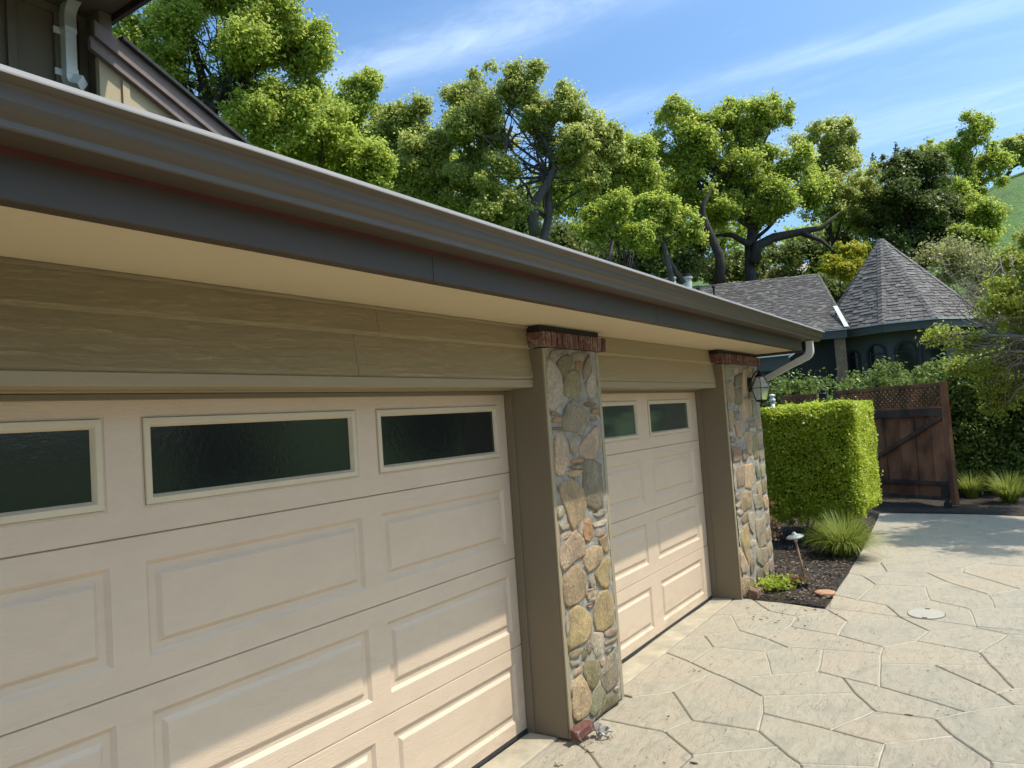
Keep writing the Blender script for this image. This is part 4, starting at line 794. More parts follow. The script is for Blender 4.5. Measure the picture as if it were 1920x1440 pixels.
def blob_leaves(blobs, nclump, nleaf, rc, shell=.5, squash=.95, gap=-.26, sub=9):
    """leaf clumps on an uneven crown: every mass carries smaller masses, holes are left open"""
    BL = []
    for (c, rx, ry, rz) in blobs:
        BL.append((np.array(c), rx*.72, ry*.72, rz*.72))
        for _ in range(sub):
            d = RNG.normal(size=3); d /= np.linalg.norm(d)
            o = np.array(RH)*d[0]*rx*.84+np.array(FH)*d[1]*ry*.84+np.array([0, 0, 1])*d[2]*rz*.84; k = RNG.uniform(.20, .50)
            BL.append((np.array(c)+o, rx*k, ry*k, rz*k*.85))
    vol = np.array([b[1]*b[3] for b in BL]); cnt = np.maximum(2, (vol/vol.sum()*nclump*1.25).astype(int))
    C_, O_, K_ = [], [], []
    for (c, rx, ry, rz), k in zip(BL, cnt):
        d = RNG.normal(size=(k, 3)); d /= np.linalg.norm(d, axis=1, keepdims=True)
        r = (shell+(1-shell)*RNG.random((k, 1)))*(.80+.36*RNG.random((k, 1)))
        loc = d*r*np.array([rx, ry, rz])
        wc = c+loc[:, :1]*np.array(RH)+loc[:, 1:2]*np.array(FH)+loc[:, 2:3]*np.array([0, 0, 1])
        dd_ = d[:, :1]*np.array(RH)+d[:, 1:2]*np.array(FH)+d[:, 2:3]*np.array([0, 0, 1])
        warp = np.stack([vnoise(wc, 1.5/max(rx, .2), s_) for s_ in (1., 5., 9.)], 1); wc = wc+warp*np.array([.34*rx, .34*rx, .30*rz])
        keep = vnoise(wc, 1.15/max(rc*2.2, .05), 3.) > gap
        if keep.sum() < 2: keep[:2] = True
        wc = wc[keep]; dd_ = dd_[keep]; k = len(wc)
        K_.append(wc)
        rr = rc*(.35+1.0*RNG.random((k, 1, 1))**1.4)
        q = RNG.normal(size=(k, nleaf, 3)); q = q/np.linalg.norm(q, axis=2, keepdims=True)*RNG.random((k, nleaf, 1))**.55*rr
        q *= np.where(RNG.random((k, nleaf, 1)) < .12, 1.45, 1.)
        q[:, :, 2] *= squash
        C_.append((wc[:, None]+q).reshape(-1, 3)); O_.append((q/rr*.8+dd_[:, None]*.5).reshape(-1, 3))
    return np.concatenate(C_), np.concatenate(O_), K_
def wiggle(a, b, k, amp):
    a = Vector(a); b = Vector(b); L_ = (b-a).length; pts = [a]
    ph = random.random()*9
    for i in range(1, k):
        t = i/k; o = mnoise.noise_vector(Vector((t*2.2+ph, ph*1.7, L_)))*amp*L_*math.sin(math.pi*t)**.5
        pts.append(a.lerp(b, t)+o)
    pts.append(b); return pts
def tree(name, label, base, blobs, leafmat, barkmat, ncl, nlf, rc, lsize, r0=.3, group='trees on the slope behind the house', fork=None, cat='tree', shell=.45, limbs=True, twigs=3, extra=None):
    t = empty(name, base, 0, label, cat, group)
    base = Vector(base); mb = MB()
    cen = sum((Vector(b[0]) for b in blobs), Vector())/len(blobs)
    fk = Vector(fork) if fork is not None else base.lerp(cen, .5)
    leaves, outs, K = blob_leaves(blobs, int(ncl*3.0), int(nlf*.60), rc*.60, shell)
    base2 = base-Vector((0, 0, .4))
    pts = wiggle(base2, fk, 7, .10); mb.tube(pts, [r0*.72*(1.25 if i == 0 else 1-.05*i) for i in range(len(pts))], 9)
    if limbs:
        for b, kc in zip(blobs, K[::8]):
            c = Vector(b[0]); s0 = pts[random.choice((-1, -1, -2))]
            lp = wiggle(s0, c, 7, .16); d = (c-s0).length
            ra = r0*.38*min(1.3, max(.5, b[1]/1.8)); mb.tube(lp, [max(.02, ra*(1-.11*i)) for i in range(len(lp))], 7)
            for _ in range(twigs):
                e = Vector(kc[random.randrange(len(kc))]); st_ = lp[random.choice((3, 4, 5, 6))]
                tp = wiggle(st_, e, 5, .22); mb.tube(tp, [max(.008, ra*.42*(1-.18*i)) for i in range(len(tp))], 5)
    if extra:
        for p, rad in extra: mb.tube([q2+mnoise.noise_vector(q2*.9)*.16 for q2 in p], [x*.58 for x in rad], 8)
    mb.build('trunk', barkmat, t, smooth=True)
    link('crown', leaf_mesh('crown', leaves, outs, lsize*.86, .6, .55, .75, .35, 1.0), leafmat, t)
    return t
def TB(w, lst, dz=.8):
    """crown masses: (u, v, ru, rv) measured on the photograph at w metres, with real depth"""
    out = []
    for q in lst:
        u, v, ru, rv = q[:4]; ww = w+(q[4] if len(q) > 4 else random.uniform(-.8, .8)*ru*w/FPX)
        out.append((at(u, v, ww), ru*ww/FPX*1.08, ru*ww/FPX*dz, rv*ww/FPX*1.08))
    return out
def gbase(u, w, sink=0.):
    p = at(u, 700, w); return (p.x, p.y, float(terr(np.array(p.x), np.array(p.y)))-sink)
T = tree
T('oak_tree', 'tall oak with dark crooked limbs rising right behind the upper roof at the left', gbase(400, 17), TB(17, [(520, 70, 85, 85), (455, 150, 95, 80), (340, 35, 60, 70), (300, 140, 55, 60), (560, 190, 45, 60), (238, 70, 42, 50), (440, -60, 120, 80), (300, -90, 120, 70), (500, 240, 70, 50), (370, 240, 60, 50), (420, 30, 60, 60), (580, 110, 28, 55)]),
  MT['lf_oak'], MT['bark'], 900, 85, .50, .10, .36, fork=at(395, 190, 17), shell=.35, twigs=4)
T('lime_tree', 'low bright lime green tree rising just over the gutter at the left', gbase(640, 19), TB(19, [(560, 262, 60, 50), (640, 290, 62, 45), (690, 320, 40, 40), (500, 300, 60, 40), (610, 235, 40, 35)]),
  MT['lf_lime'], MT['bark'], 330, 80, .42, .11, .14)
T('oak_tree', 'slender oak with a pointed top between the big left oak and the leaning one', gbase(680, 30), TB(30, [(662, 190, 42, 42), (690, 165, 26, 24), (690, 240, 45, 45), (640, 225, 45, 40), (665, 290, 50, 45), (715, 290, 30, 40)]),
  MT['lf_oak'], MT['bark'], 420, 75, .55, .15, .22)
T('oak_tree', 'leaning oak with a bare dark stem just above the gutter', gbase(815, 28), TB(28, [(765, 215, 42, 32), (745, 260, 45, 42), (790, 290, 50, 48), (830, 350, 38, 34), (720, 320, 36, 36), (850, 385, 40, 22), (780, 350, 30, 30)]),
  MT['lf_oak2'], MT['bark'], 430, 75, .55, .14, .24, fork=at(770, 318, 28))
T('oak_tree', 'largest oak in the middle with an open crown and a twisted grey trunk', gbase(1000, 27), TB(27, [(875, 190, 44, 36), (925, 165, 48, 36), (985, 150, 38, 30), (905, 235, 55, 42), (870, 280, 44, 46), (1045, 215, 46, 46), (1100, 235, 45, 42), (1135, 275, 38, 38), (1000, 205, 34, 34), (880, 345, 48, 44), (935, 345, 40, 45), (1075, 285, 45, 36), (1020, 262, 22, 26), (1090, 340, 42, 40), (925, 400, 48, 38), (860, 225, 30, 30)]),
  MT['lf_oak2'], MT['bark_l'], 900, 75, .52, .14, .30, fork=at(1028, 330, 27), twigs=4,
  extra=[([at(1002, 440, 26.5), at(1000, 405, 26.5), at(1008, 375, 26.5), at(1026, 345, 26.5), at(1036, 312, 26.6), at(1030, 285, 26.7), at(1014, 250, 26.8)], [.36, .33, .3, .25, .22, .16, .1]),
         ([at(955, 330, 26.8), at(945, 290, 26.8), at(950, 262, 26.8), at(965, 240, 27)], [.2, .15, .12, .07]), ([at(950, 275, 26.8), at(968, 255, 26.8), at(985, 250, 26.8)], [.1, .07, .05])])
T('oak_tree', 'rounded oak standing between the twisted oak and the wide oak', gbase(1170, 29), TB(29, [(1150, 300, 46, 44), (1185, 285, 34, 36), (1130, 360, 50, 46), (1190, 350, 44, 44), (1160, 420, 50, 44), (1215, 330, 26, 30)]),
  MT['lf_oak'], MT['bark'], 480, 75, .52, .14, .24)
T('lime_tree', 'small bright green tree lit by the sun in front of the dark trunks', gbase(1150, 23.5), TB(23.5, [(1135, 405, 34, 24), (1155, 385, 28, 22), (1115, 430, 28, 20), (1200, 440, 26, 26)]),
  MT['lf_lime'], MT['bark_l'], 130, 75, .4, .12, .12, fork=at(1147, 450, 23.5))
T('oak_tree', 'widest oak with heavy arching limbs above the far grey roof', gbase(1406, 33), TB(33, [(1260, 232, 46, 38), (1325, 262, 50, 46), (1395, 245, 46, 42), (1440, 220, 42, 36), (1370, 205, 26, 20), (1245, 300, 40, 46), (1300, 330, 52, 46), (1390, 320, 55, 50), (1465, 300, 50, 50), (1490, 360, 44, 38), (1350, 385, 48, 38), (1440, 375, 44, 34), (1265, 380, 40, 40), (1510, 330, 34, 40), (1415, 405, 34, 22)]),
  MT['lf_oak'], MT['bark'], 950, 78, .6, .16, .42, fork=at(1412, 430, 33), twigs=4, group='trees on the slope behind the house',
  extra=[([at(1352, 535, 31), at(1345, 480, 31), at(1322, 420, 31), at(1318, 390, 31), at(1335, 350, 31)], [.42, .34, .28, .2, .05]),
         ([at(1412, 492, 33), at(1418, 462, 33), at(1450, 446, 33), at(1500, 432, 33), at(1540, 425, 33), at(1575, 400, 33)], [.42, .40, .36, .28, .2, .06]),
         ([at(1500, 432, 33), at(1540, 450, 32.6), at(1575, 478, 32.4)], [.24, .16, .04]), ([at(1405, 460, 33), at(1370, 440, 33), at(1330, 445, 33)], [.3, .2, .05])])
T('oak_tree', 'thin crowned greyish oak on the right side of the wide oak', gbase(1560, 37), TB(37, [(1530, 255, 44, 34), (1570, 262, 34, 38), (1590, 300, 26, 26), (1550, 310, 42, 30), (1600, 350, 42, 34), (1560, 365, 46, 36), (1640, 330, 34, 28), (1620, 395, 36, 30), (1540, 405, 40, 18)]),
  MT['lf_oak2'], MT['bark'], 430, 62, .55, .15, .22)
T('oak_tree', 'oak with a bare leaning trunk at the near end of the far grey roof', gbase(1275, 25.5), TB(26, [(1240, 400, 36, 36), (1225, 450, 34, 30), (1290, 420, 26, 34), (1205, 395, 30, 30)]),
  MT['lf_oak'], MT['bark_l'], 220, 70, .42, .13, .2, fork=at(1243, 455, 26), extra=[([at(1280, 530, 26), at(1262, 500, 26), at(1243, 455, 26), at(1236, 425, 26)], [.2, .17, .14, .1])])
T('bay_tree', 'dense dark evergreen tree behind the pointed turret roof', gbase(1720, 36), TB(36, [(1690, 330, 44, 40), (1740, 350, 46, 44), (1700, 400, 60, 46), (1650, 420, 44, 44), (1760, 420, 44, 46), (1720, 470, 60, 46), (1780, 480, 40, 44), (1660, 480, 40, 40), (1735, 310, 34, 26)]),
  MT['lf_dark'], MT['bark'], 620, 80, .6, .17, .3)
T('maple_tree', 'pale green tree with the tallest spindly top at the right skyline', gbase(1830, 40), TB(40, [(1822, 240, 24, 24), (1815, 285, 40, 32), (1770, 310, 38, 34), (1840, 330, 44, 38), (1790, 360, 44, 40), (1838, 390, 34, 34), (1750, 285, 26, 22), (1865, 300, 24, 28), (1820, 420, 46, 34), (1847, 235, 10, 12)]),
  MT['lf_lime'] if False else MT['lf_oak'], MT['bark_l'], 480, 62, .6, .17, .22)
T('lime_tree', 'yellow green tree glowing at the foot of the grassy hill', gbase(1850, 34), TB(34, [(1838, 405, 32, 28), (1822, 450, 34, 26), (1850, 442, 22, 20), (1795, 470, 30, 24)]),
  MT['lf_lime'], MT['bark_l'], 150, 70, .55, .16, .14)
T('oak_tree', 'round oak alone on the skyline of the grassy hill', gbase(1915, 82), TB(82, [(1900, 283, 26, 22), (1925, 270, 30, 24), (1880, 300, 16, 14), (1945, 295, 30, 20)]),
  MT['lf_oak2'], MT['bark'], 170, 70, 1.0, .34, .4)
T('golden_shrub', 'round golden yellow shrub left of the pointed turret roof', gbase(1590, 30), TB(30, [(1590, 480, 32, 24), (1610, 470, 20, 14), (1565, 500, 18, 14), (1600, 510, 24, 22)]), MT['lf_yel'], MT['bark'], 120, 75, .34, .12, .12, cat='shrub', group='shrubs on the slope')
T('olive_shrub', 'pale olive shrub row below the far white chimney', gbase(1500, 44), TB(44, [(1470, 512, 26, 16), (1505, 505, 30, 18), (1540, 515, 28, 18), (1440, 520, 24, 14), (1570, 530, 24, 14), (1350, 500, 24, 30), (1300, 500, 20, 24)]), MT['lf_olive'], MT['bark'], 240, 70, .6, .16, .12, cat='shrub', group='shrubs on the slope')
# conifer tips on the skyline
for i, (u, v, w, lb) in enumerate(((1680, 268, 62, 'tallest of three small pointed conifers on the skyline'), (1636, 286, 60, 'leftmost small pointed conifer on the skyline'), (1727, 274, 64, 'rightmost small pointed conifer on the skyline'))):
    c = empty('conifer_tree', gbase(u, w), 0, lb, 'conifer', 'conifers on the skyline')
    top = at(u, v, w); h = 9.; pts = []; o = []
    MB().tube([Vector(gbase(u, w))-Vector((0, 0, .3)), top], [.22, .03], 6).build('trunk', MT['bark'], c)
    n = 5200; k = RNG.random(n)**.6*h; a = RNG.random(n)*6.283; ly_ = (np.floor(k*2.4)/2.4)
    r = (.12+(ly_*.30))*RNG.random(n)**.5
    pts = np.stack([top.x+r*np.cos(a), top.y+r*np.sin(a), top.z-k-.10*r+.1], 1)
    link('crown', leaf_mesh('crown', pts, np.stack([np.cos(a), np.sin(a), a*0], 1), .2, .4), MT['lf_dark'], c)
# undergrowth mass behind the house, one clump of shrubs
def mass(name, label, blobs, mat, ncl, nlf, rc, ls, shell=.4):
    lv, ou, K = blob_leaves(blobs, ncl, nlf, rc, shell)
    return tag(link(name, leaf_mesh(name, lv, ou, ls), mat, kind='stuff'), label, 'undergrowth')
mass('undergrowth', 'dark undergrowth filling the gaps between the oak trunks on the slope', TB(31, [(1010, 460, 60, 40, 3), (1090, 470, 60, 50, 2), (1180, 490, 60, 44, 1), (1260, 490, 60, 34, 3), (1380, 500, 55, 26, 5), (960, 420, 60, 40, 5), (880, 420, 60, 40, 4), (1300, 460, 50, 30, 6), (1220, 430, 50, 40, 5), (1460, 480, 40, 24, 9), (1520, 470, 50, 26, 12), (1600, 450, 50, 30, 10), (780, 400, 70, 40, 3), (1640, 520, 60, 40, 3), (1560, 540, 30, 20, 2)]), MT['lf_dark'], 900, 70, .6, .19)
mass('undergrowth', 'sunlit green undergrowth glimpsed behind the oak trunks on the slope', TB(40, [(1080, 440, 70, 34, 3), (1200, 450, 60, 34, 2), (1340, 440, 60, 30, 5), (1470, 465, 60, 26, 6), (1520, 440, 40, 20, 9), (950, 400, 70, 44, 4), (1400, 500, 60, 30, 5), (760, 380, 90, 60, 0), (560, 330, 90, 60, -5), (1590, 500, 40, 26, 0), (705, 275, 40, 50, -4), (800, 320, 50, 60, -4), (860, 300, 40, 50, -3), (1140, 330, 60, 50, 0), (1205, 330, 44, 44, 0), (1250, 360, 50, 50, 0), (1060, 360, 60, 50, 0), (1610, 400, 50, 40, 0), (640, 250, 40, 50, -8), (1330, 380, 60, 50, 3)]), MT['lf_oak'], 1100, 70, .75, .22)
mass('undergrowth', 'dark and tangled shrubs between the turret roof and the hill', TB(29, [(1800, 480, 40, 36), (1850, 520, 44, 36), (1895, 520, 36, 30), (1760, 500, 36, 30), (1880, 560, 50, 30), (1840, 590, 30, 20, -1)]), MT['lf_olive'], 230, 60, .6, .13)

# clipped box hedge
def slableaves(org, ax, ay, az, n, size, face_jit, faces, mat, name, parent, upb=.3, outb=.8, wave=.06):
    """leaf shell on the faces of a clipped block; org corner, ax/ay/az edge vectors"""
    org, ax, ay, az = map(lambda q: np.array(q, float), (org, ax, ay, az)); C_, O_ = [], []
    ar = {'x': np.linalg.norm(ay)*np.linalg.norm(az), 'y': np.linalg.norm(ax)*np.linalg.norm(az), 'z': np.linalg.norm(ax)*np.linalg.norm(ay)}
    tot = sum(ar[f[0]] for f in faces)
    for f in faces:
        k = int(n*ar[f[0]]/tot); a, b = RNG.random((k, 1)), RNG.random((k, 1)); s = 0. if f[1] == '-' else 1.
        E_ = {'x': (ax, ay, az), 'y': (ay, ax, az), 'z': (az, ax, ay)}[f[0]]
        nrm = E_[0]/np.linalg.norm(E_[0])*(1 if s else -1)
        w1 = np.sin(a*9.1+b*4.7)*np.sin(b*11.3-a*3.)*wave+np.sin(a*23+b*19+np.sin(a*13))*np.sin(b*29-a*17+np.sin(b*11))*wave*.22
        # rounded arrises
        ed = np.minimum(np.minimum(a, 1-a)*np.linalg.norm(E_[1]), np.minimum(b, 1-b)*np.linalg.norm(E_[2]))
        rnd = -np.maximum(0, .15-ed)**2*4.4
        dep = -np.abs(RNG.normal(size=(k, 1)))*face_jit+w1*.5+rnd+(RNG.random((k, 1)) < .015)*RNG.random((k, 1))*.07
        C_.append(org+E_[0]*s+E_[1]*a+E_[2]*b+nrm*dep); O_.append(np.repeat(nrm[None], k, 0))
    return link(name, leaf_mesh(name, np.concatenate(C_), np.concatenate(O_), size, .66, upb, outb), mat, parent)
bh = empty('box_hedge', (7.1, -.45, 0), 0, 'clipped bright green box shaped shrub beside the garage corner pillar', 'hedge')
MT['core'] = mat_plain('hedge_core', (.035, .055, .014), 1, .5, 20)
HX0, HX1, HY0, HY1, HZ0, HZ1 = 6.28, 8.0, -1.07, .13, .40, 1.875
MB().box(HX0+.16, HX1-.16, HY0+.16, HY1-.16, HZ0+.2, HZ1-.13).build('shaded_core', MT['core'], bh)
slableaves((HX0, HY0, HZ0), (HX1-HX0, 0, 0), (0, HY1-HY0, 0), (0, 0, HZ1-HZ0), 105000, .034, .05, ['x-', 'y-', 'z+', 'x+', 'y+', 'z-'], MT['lf_box'], 'crown', bh)
lv, ou, K = blob_leaves([(Vector((6.45+.0*i, -.75+.22*i, .45)), .22, .2, .16) for i in range(4)]+[(Vector((6.4, .02, .6)), .18, .2, .3), (Vector((6.9, -.95, .48)), .3, .15, .1)], 90, 60, .09, .2)
link('crown', leaf_mesh('crown', lv, ou, .034), MT['lf_box'], bh)
mb = MB()
for i in range(16):
    b = Vector((6.75+random.uniform(-.25, .35), -.45+random.uniform(-.3, .3), -.02)); e = Vector((random.uniform(HX0+.15, HX1-.4), random.uniform(HY0+.15, HY1-.1), random.uniform(.7, 1.2)))
    mb.tube(wiggle(b, e, 6, .12), [.024, .02, .017, .014, .011, .008, .006], 6)
mb.build('stem', MT['bark_l'], bh)
# dry reddish shrub squeezed between hedge and wall
nn = empty('nandina_shrub', (5.6, .25, 0), 0, 'thin reddish leaved shrub squeezed between the stone pillar and clipped hedge', 'shrub')
lv, ou, K = blob_leaves([(Vector((5.75, .12, 1.45)), .13, .2, .34), (Vector((5.75, .1, .9)), .11, .2, .3), (Vector((5.8, .0, .4)), .1, .15, .3)], 60, 26, .09, .2)
link('crown', leaf_mesh('crown', lv, ou, .04, .5), MT['lf_red'], nn)
mb = MB()
for i in range(9): mb.tube(wiggle((5.7+random.uniform(-.1, .1), .1+random.uniform(-.1, .1), 0), (5.75+random.uniform(-.15, .15), .12+random.uniform(-.15, .15), random.uniform(1, 1.7)), 5, .06), .006, 5)
mb.build('stem', MT['twig'], nn)

# grass clumps
def grass(name, label, c, n, L0, mat, group=None, spread=.75, w=.006, base=.10, side=None):
    g = empty(name, c, 0, label, 'ornamental grass', group); mb_v = []; mb_f = []
    for i in range(n):
        a = random.uniform(0, 6.283); lean = random.random()**.7*spread
        if side is not None: lean *= 1
        L_ = L0*random.uniform(.6, 1.1); d = Vector((math.cos(a), math.sin(a), 0)); p = Vector(c)+d*random.random()*base; sd = Vector((-d.y, d.x, 0))
        b = len(mb_v); m = 6
        th = .12+lean*.75; q = p.copy()
        for k in range(m+1):
            ww = w*(1-(k/m)**1.6)+.0007
            mb_v += [tuple(q-sd*ww), tuple(q+sd*ww)]
            q = q+(d*math.sin(th)+Vector((0, 0, 1))*math.cos(th))*(L_/m); th += lean*.48*(k+1)/m*1.5
            if q.z < .02: q.z = .02
        for k in range(m): mb_f.append((b+2*k, b+2*k+1, b+2*k+3, b+2*k+2))
    me = bpy.data.meshes.new('blades'); me.from_pydata(mb_v, [], mb_f); me.update()
    link('blades', me, mat, g); return g
grass('grass_clump', 'big arching green grass clump spilling on to the paving below the clipped hedge', (5.85, -.88, .02), 1500, .56, MT['lf_grass'], 'ornamental grass clumps', .85, .005, .13)
p = atz(1822, 938); grass('grass_clump', 'grass tuft directly right of the foot of the wooden gate', (p.x+.1, p.y, .02), 420, .55, MT['lf_grass'], 'ornamental grass clumps', .6, .006, .08)
p = atz(1895, 948); grass('grass_clump', 'rightmost grass tuft in the dark bed beyond the drive', (p.x+.1, p.y, .02), 520, .6, MT['lf_grass'], 'ornamental grass clumps', .7, .006, .09)
# low leafy plant in the bed corner
for (q, nm, lb, mt, n, r) in (((3.86, -.55, .05), 'leafy_plant', 'low green leafy plant beside the brown stone at the pillar foot', MT['lf_lime'], 420, .13), ((4.05, -.68, .05), 'leafy_plant', 'small reddish leafed plant next to the black drain riser', MT['lf_red'], 260, .10)):
    pl = empty(nm, q, 0, lb, 'plant'); c = RNG.normal(size=(n, 3))*np.array([r, r, r*.38])*.62+np.array(q)+np.array([0, 0, .055]); c[:, 2] = np.maximum(c[:, 2], .06)
    link('leaves', leaf_mesh('leaves', c, np.zeros((n, 3)), .045, .7, .9), mt, pl)
# big dark hedge behind the gate
big = []
poly = [at(1415, 700, 17.0), at(1560, 700, 15.6), at(1700, 700, 14.6), at(1800, 700, 14.0), at(1900, 700, 13.6), at(2020, 700, 13.0)]
for i in range(len(poly)-1):
    for k in range(7):
        c = poly[i].lerp(poly[i+1], k/7+random.uniform(-.03, .03)); top = 2.46-.02*i+(.05 if i > 2 else 0)+random.uniform(-.07, .07)
        for z, s in ((top-.45, .52), (top-1.15, .62), (top-1.8, .6), (.42, .5)):
            big.append((c+FH*random.uniform(-.12, .12)+Vector((0, 0, z-c.z)), .52, .62, s))
lv, ou, K = blob_leaves(big, 2900, 46, .22, .55)
hb = empty('laurel_hedge', (poly[2].x, poly[2].y, 0), 0, 'tall dark glossy leaved hedge running behind the wooden gate', 'hedge')
link('crown', leaf_mesh('crown', lv, ou, .075, .5, .45, .5), MT['lf_hedge'], hb)
mb = MB()
for i in range(40):
    j = random.random()*(len(poly)-1.01); c = poly[int(j)].lerp(poly[int(j)+1], j % 1); c.z = -.05
    mb.tube(wiggle(c, c+Vector((random.uniform(-.4, .4), random.uniform(-.4, .4), 1.9)), 5, .1), [.035, .03, .024, .018, .012, .008], 6)
mb.build('stem', MT['bark'], hb)
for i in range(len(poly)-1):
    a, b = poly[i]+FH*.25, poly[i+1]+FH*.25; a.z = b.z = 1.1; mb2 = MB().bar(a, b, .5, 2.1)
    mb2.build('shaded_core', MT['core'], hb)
# maple in front at the right edge, airy sprays
mp = (at(2075, 700, 10.6).x, at(2075, 700, 10.6).y, 0)
mbl = TB(11.5, [(1880, 560, 52, 34, 0), (1905, 500, 34, 34, 1), (1830, 640, 46, 16, .3), (1775, 628, 40, 9, .4), (1885, 640, 50, 22, .2), (1900, 720, 50, 30, .5), (1850, 690, 36, 16, .4), (1800, 690, 26, 9, .8), (1960, 560, 60, 60, 0), (1970, 660, 60, 60, 0), (1990, 450, 60, 50, 0), (1870, 760, 30, 18, .6)], .9)
T('maple_tree', 'airy yellow green maple leaning in over the drive from the right edge', mp, mbl+[(Vector(q[:3]), q[3], q[3]*.9, .3) for q in ((8.75, -3.75, 4.4, .6), (8.3, -4.15, 4.4, .8), (9.2, -4.1, 4.35, .8), (7.9, -4.6, 4.6, .8), (9.6, -4.6, 4.4, 1.), (8.8, -4.9, 4.6, 1.), (10.2, -4.1, 4.2, .9), (9.6, -5.2, 4.8, .9))],
  MT['lf_maple'], MT['twig'], 1150, 40, .30, .062, .055, group='trees beside the drive', fork=(mp[0]-.2, mp[1]+.2, 2.4), shell=.15, twigs=9)
T('golden_shrub', 'bright yellow leafy spray at the right edge above the maple', gbase(1960, 14), TB(13.5, [(1895, 535, 26, 26, 0), (1920, 500, 28, 24, 0), (1900, 600, 26, 14, 0), (1940, 560, 40, 50, 0)], .8), MT['lf_yel'], MT['twig'], 70, 40, .26, .06, .05, cat='shrub', group='shrubs on the slope', shell=.2)
# bare twiggy shrub
bt = empty('bare_shrub', gbase(1850, 19), 0, 'leafless tangle of pale twigs right of the pointed turret roof', 'shrub')
mb = MB(); root = Vector(at(1880, 640, 17))
for i in range(46):
    e = at(random.uniform(1755, 1900), random.uniform(470, 600), 17+random.uniform(-1, 1)); q = wiggle(root, e, 7, .14)
    mb.tube(q, [.022, .018, .014, .011, .008, .006, .004, .003], 4)
    for _ in range(6):
        s = random.choice(q[3:]); d = Vector((random.uniform(-.45, .3), random.uniform(-.4, .4), random.uniform(-.1, .35))); mb.tube(wiggle(s, s+d, 4, .2), [.006, .005, .004, .003, .002], 4)
mb.tube([Vector((root.x, root.y, float(terr(np.array(root.x), np.array(root.y)))-.2)), root], [.09, .05], 8)
mb.build('twigs', MT['twig'], bt)
mass('slope_shrubs', 'loose green shrubs between the dark hedge and the turret house at right', TB(16, [(1870, 660, 40, 22, 1), (1905, 635, 36, 36, 1), (1850, 705, 50, 26, 0), (1900, 695, 40, 36, 0), (1800, 705, 30, 14, 1)], .6), MT['lf_oak'], 230, 50, .25, .07)
# trees across the drive, behind the viewer: seen mirrored in the door glass
for i, (x, y, h) in enumerate(((16, -15, 7), (9, -17, 8), (1, -17.5, 7.5), (-7, -17, 8), (24, -12, 7))):
    T('oak_tree', (('oak at the far right across the drive, mirrored in door glass', 'oak right of the middle across the drive, mirrored in door glass', 'middle oak across the drive, mirrored in the door glass', 'oak at the near left across the drive, mirrored in door glass', 'rightmost oak across the drive, mirrored in door glass')[i]), (x, y, 0), [(Vector((x+random.uniform(-1.5, 1.5), y+random.uniform(-1, 1), h*k)), 2.9, 2.2, 1.6) for k in (.25, .5, .75)], MT['lf_dark'], MT['bark'], 150, 60, .9, .32, .25, group='oaks across the drive', twigs=1)
# ------------------------------------------------------------------ wooden gate
MT['redwood'] = None
def mat_redwood(name, c1, c2):
    m, t, p = newmat(name); oi = t.nodes.new('ShaderNodeObjectInfo')
    n = noi(t, coord(t, (18, 18, 1.2), True), 2.5, 7, .7, .5); b = noi(t, coord(t, (1, 1, .6), True), 3, 4)
    c = mixc(t, n, c1, c2); c = mixc(t, ramp(t, b, [(.35, (1, 1, 1)), (.7, (0, 0, 0))]), c, tuple(x*.45 for x in c1))
    hs = t.nodes.new('ShaderNodeHueSaturation'); t.links.new(c, hs.inputs['Color']); t.links.new(mth('MULTIPLY_ADD', oi.outputs['Random'], .6, .72, tree=t), hs.inputs['Value'])
    t.links.new(hs.outputs[0], p.inputs['Base Color']); p.inputs['Roughness'].default_value = .7; bump(t, p, n, .6, .004); return m
MT['redwood'] = mat_redwood('redwood_board', (.20, .075, .030), (.42, .18, .085)); MT['darkwood'] = mat_redwood('weathered_wood', (.075, .045, .03), (.16, .10, .07))
ga = Vector((10.22, -1.88, 0)); gb_ = Vector((11.5, .05, 0)); gt = (gb_-ga).normalized(); gn = Vector((-gt.y, gt.x, 0)); GL = (gb_-ga).length
rzg = math.atan2(gt.y, gt.x)
gate = empty('wooden_gate', ga, rzg, 'dark redwood drive gate with lattice top and a diagonal brace', 'gate')
def G(x0, x1, y0, y1, z0, z1, name, mat, bev=.004):
    return MB().box(x0, x1, y0, y1, z0, z1).build(name, mat, gate, local=True, bevel=bev)
# local: x along the gate from its free (right) post, +y is the side the viewer sees after this check
side = 1 if gn.dot(Vector(CAM)-ga) > 0 else -1
def S(y0, y1): return (min(y0*side, y1*side), max(y0*side, y1*side))
G(-.0, .09, *S(-.045, .045), .07, 2.09, 'post', MT['redwood'])
G(GL-.09, GL, *S(-.045, .045), .07, 2.09, 'post', MT['darkwood'])
for z0, z1, m in ((2.02, 2.085, 'redwood'), (1.66, 1.70, 'redwood'), (1.53, 1.655, 'darkwood'), (.375, .44, 'darkwood'), (.13, .19, 'darkwood')):
    G(.092, GL-.092, *S(-.01, .04), z0, z1, 'rail', MT[m])
nb = 7; bw = (GL-.18)/nb
for i in range(nb):
    x0 = .092+i*bw; G(x0+.004, x0+bw-.004, *S(-.035-.008*(i % 2), -.012-.008*(i % 2)), .16, 1.60, 'board', MT['redwood'], .003)
for i in range(1, nb):
    x0 = .092+i*bw; G(x0-.028, x0+.028, *S(-.0115, -.0), .445, 1.525, 'cover_strip', MT['redwood'], .002)
MB().bar((.10, .022*side, 1.52), (GL-.12, .022*side, .46), .035, .065).build('brace', MT['darkwood'], gate, local=True, bevel=.003)
lt = MB()
k = -.4
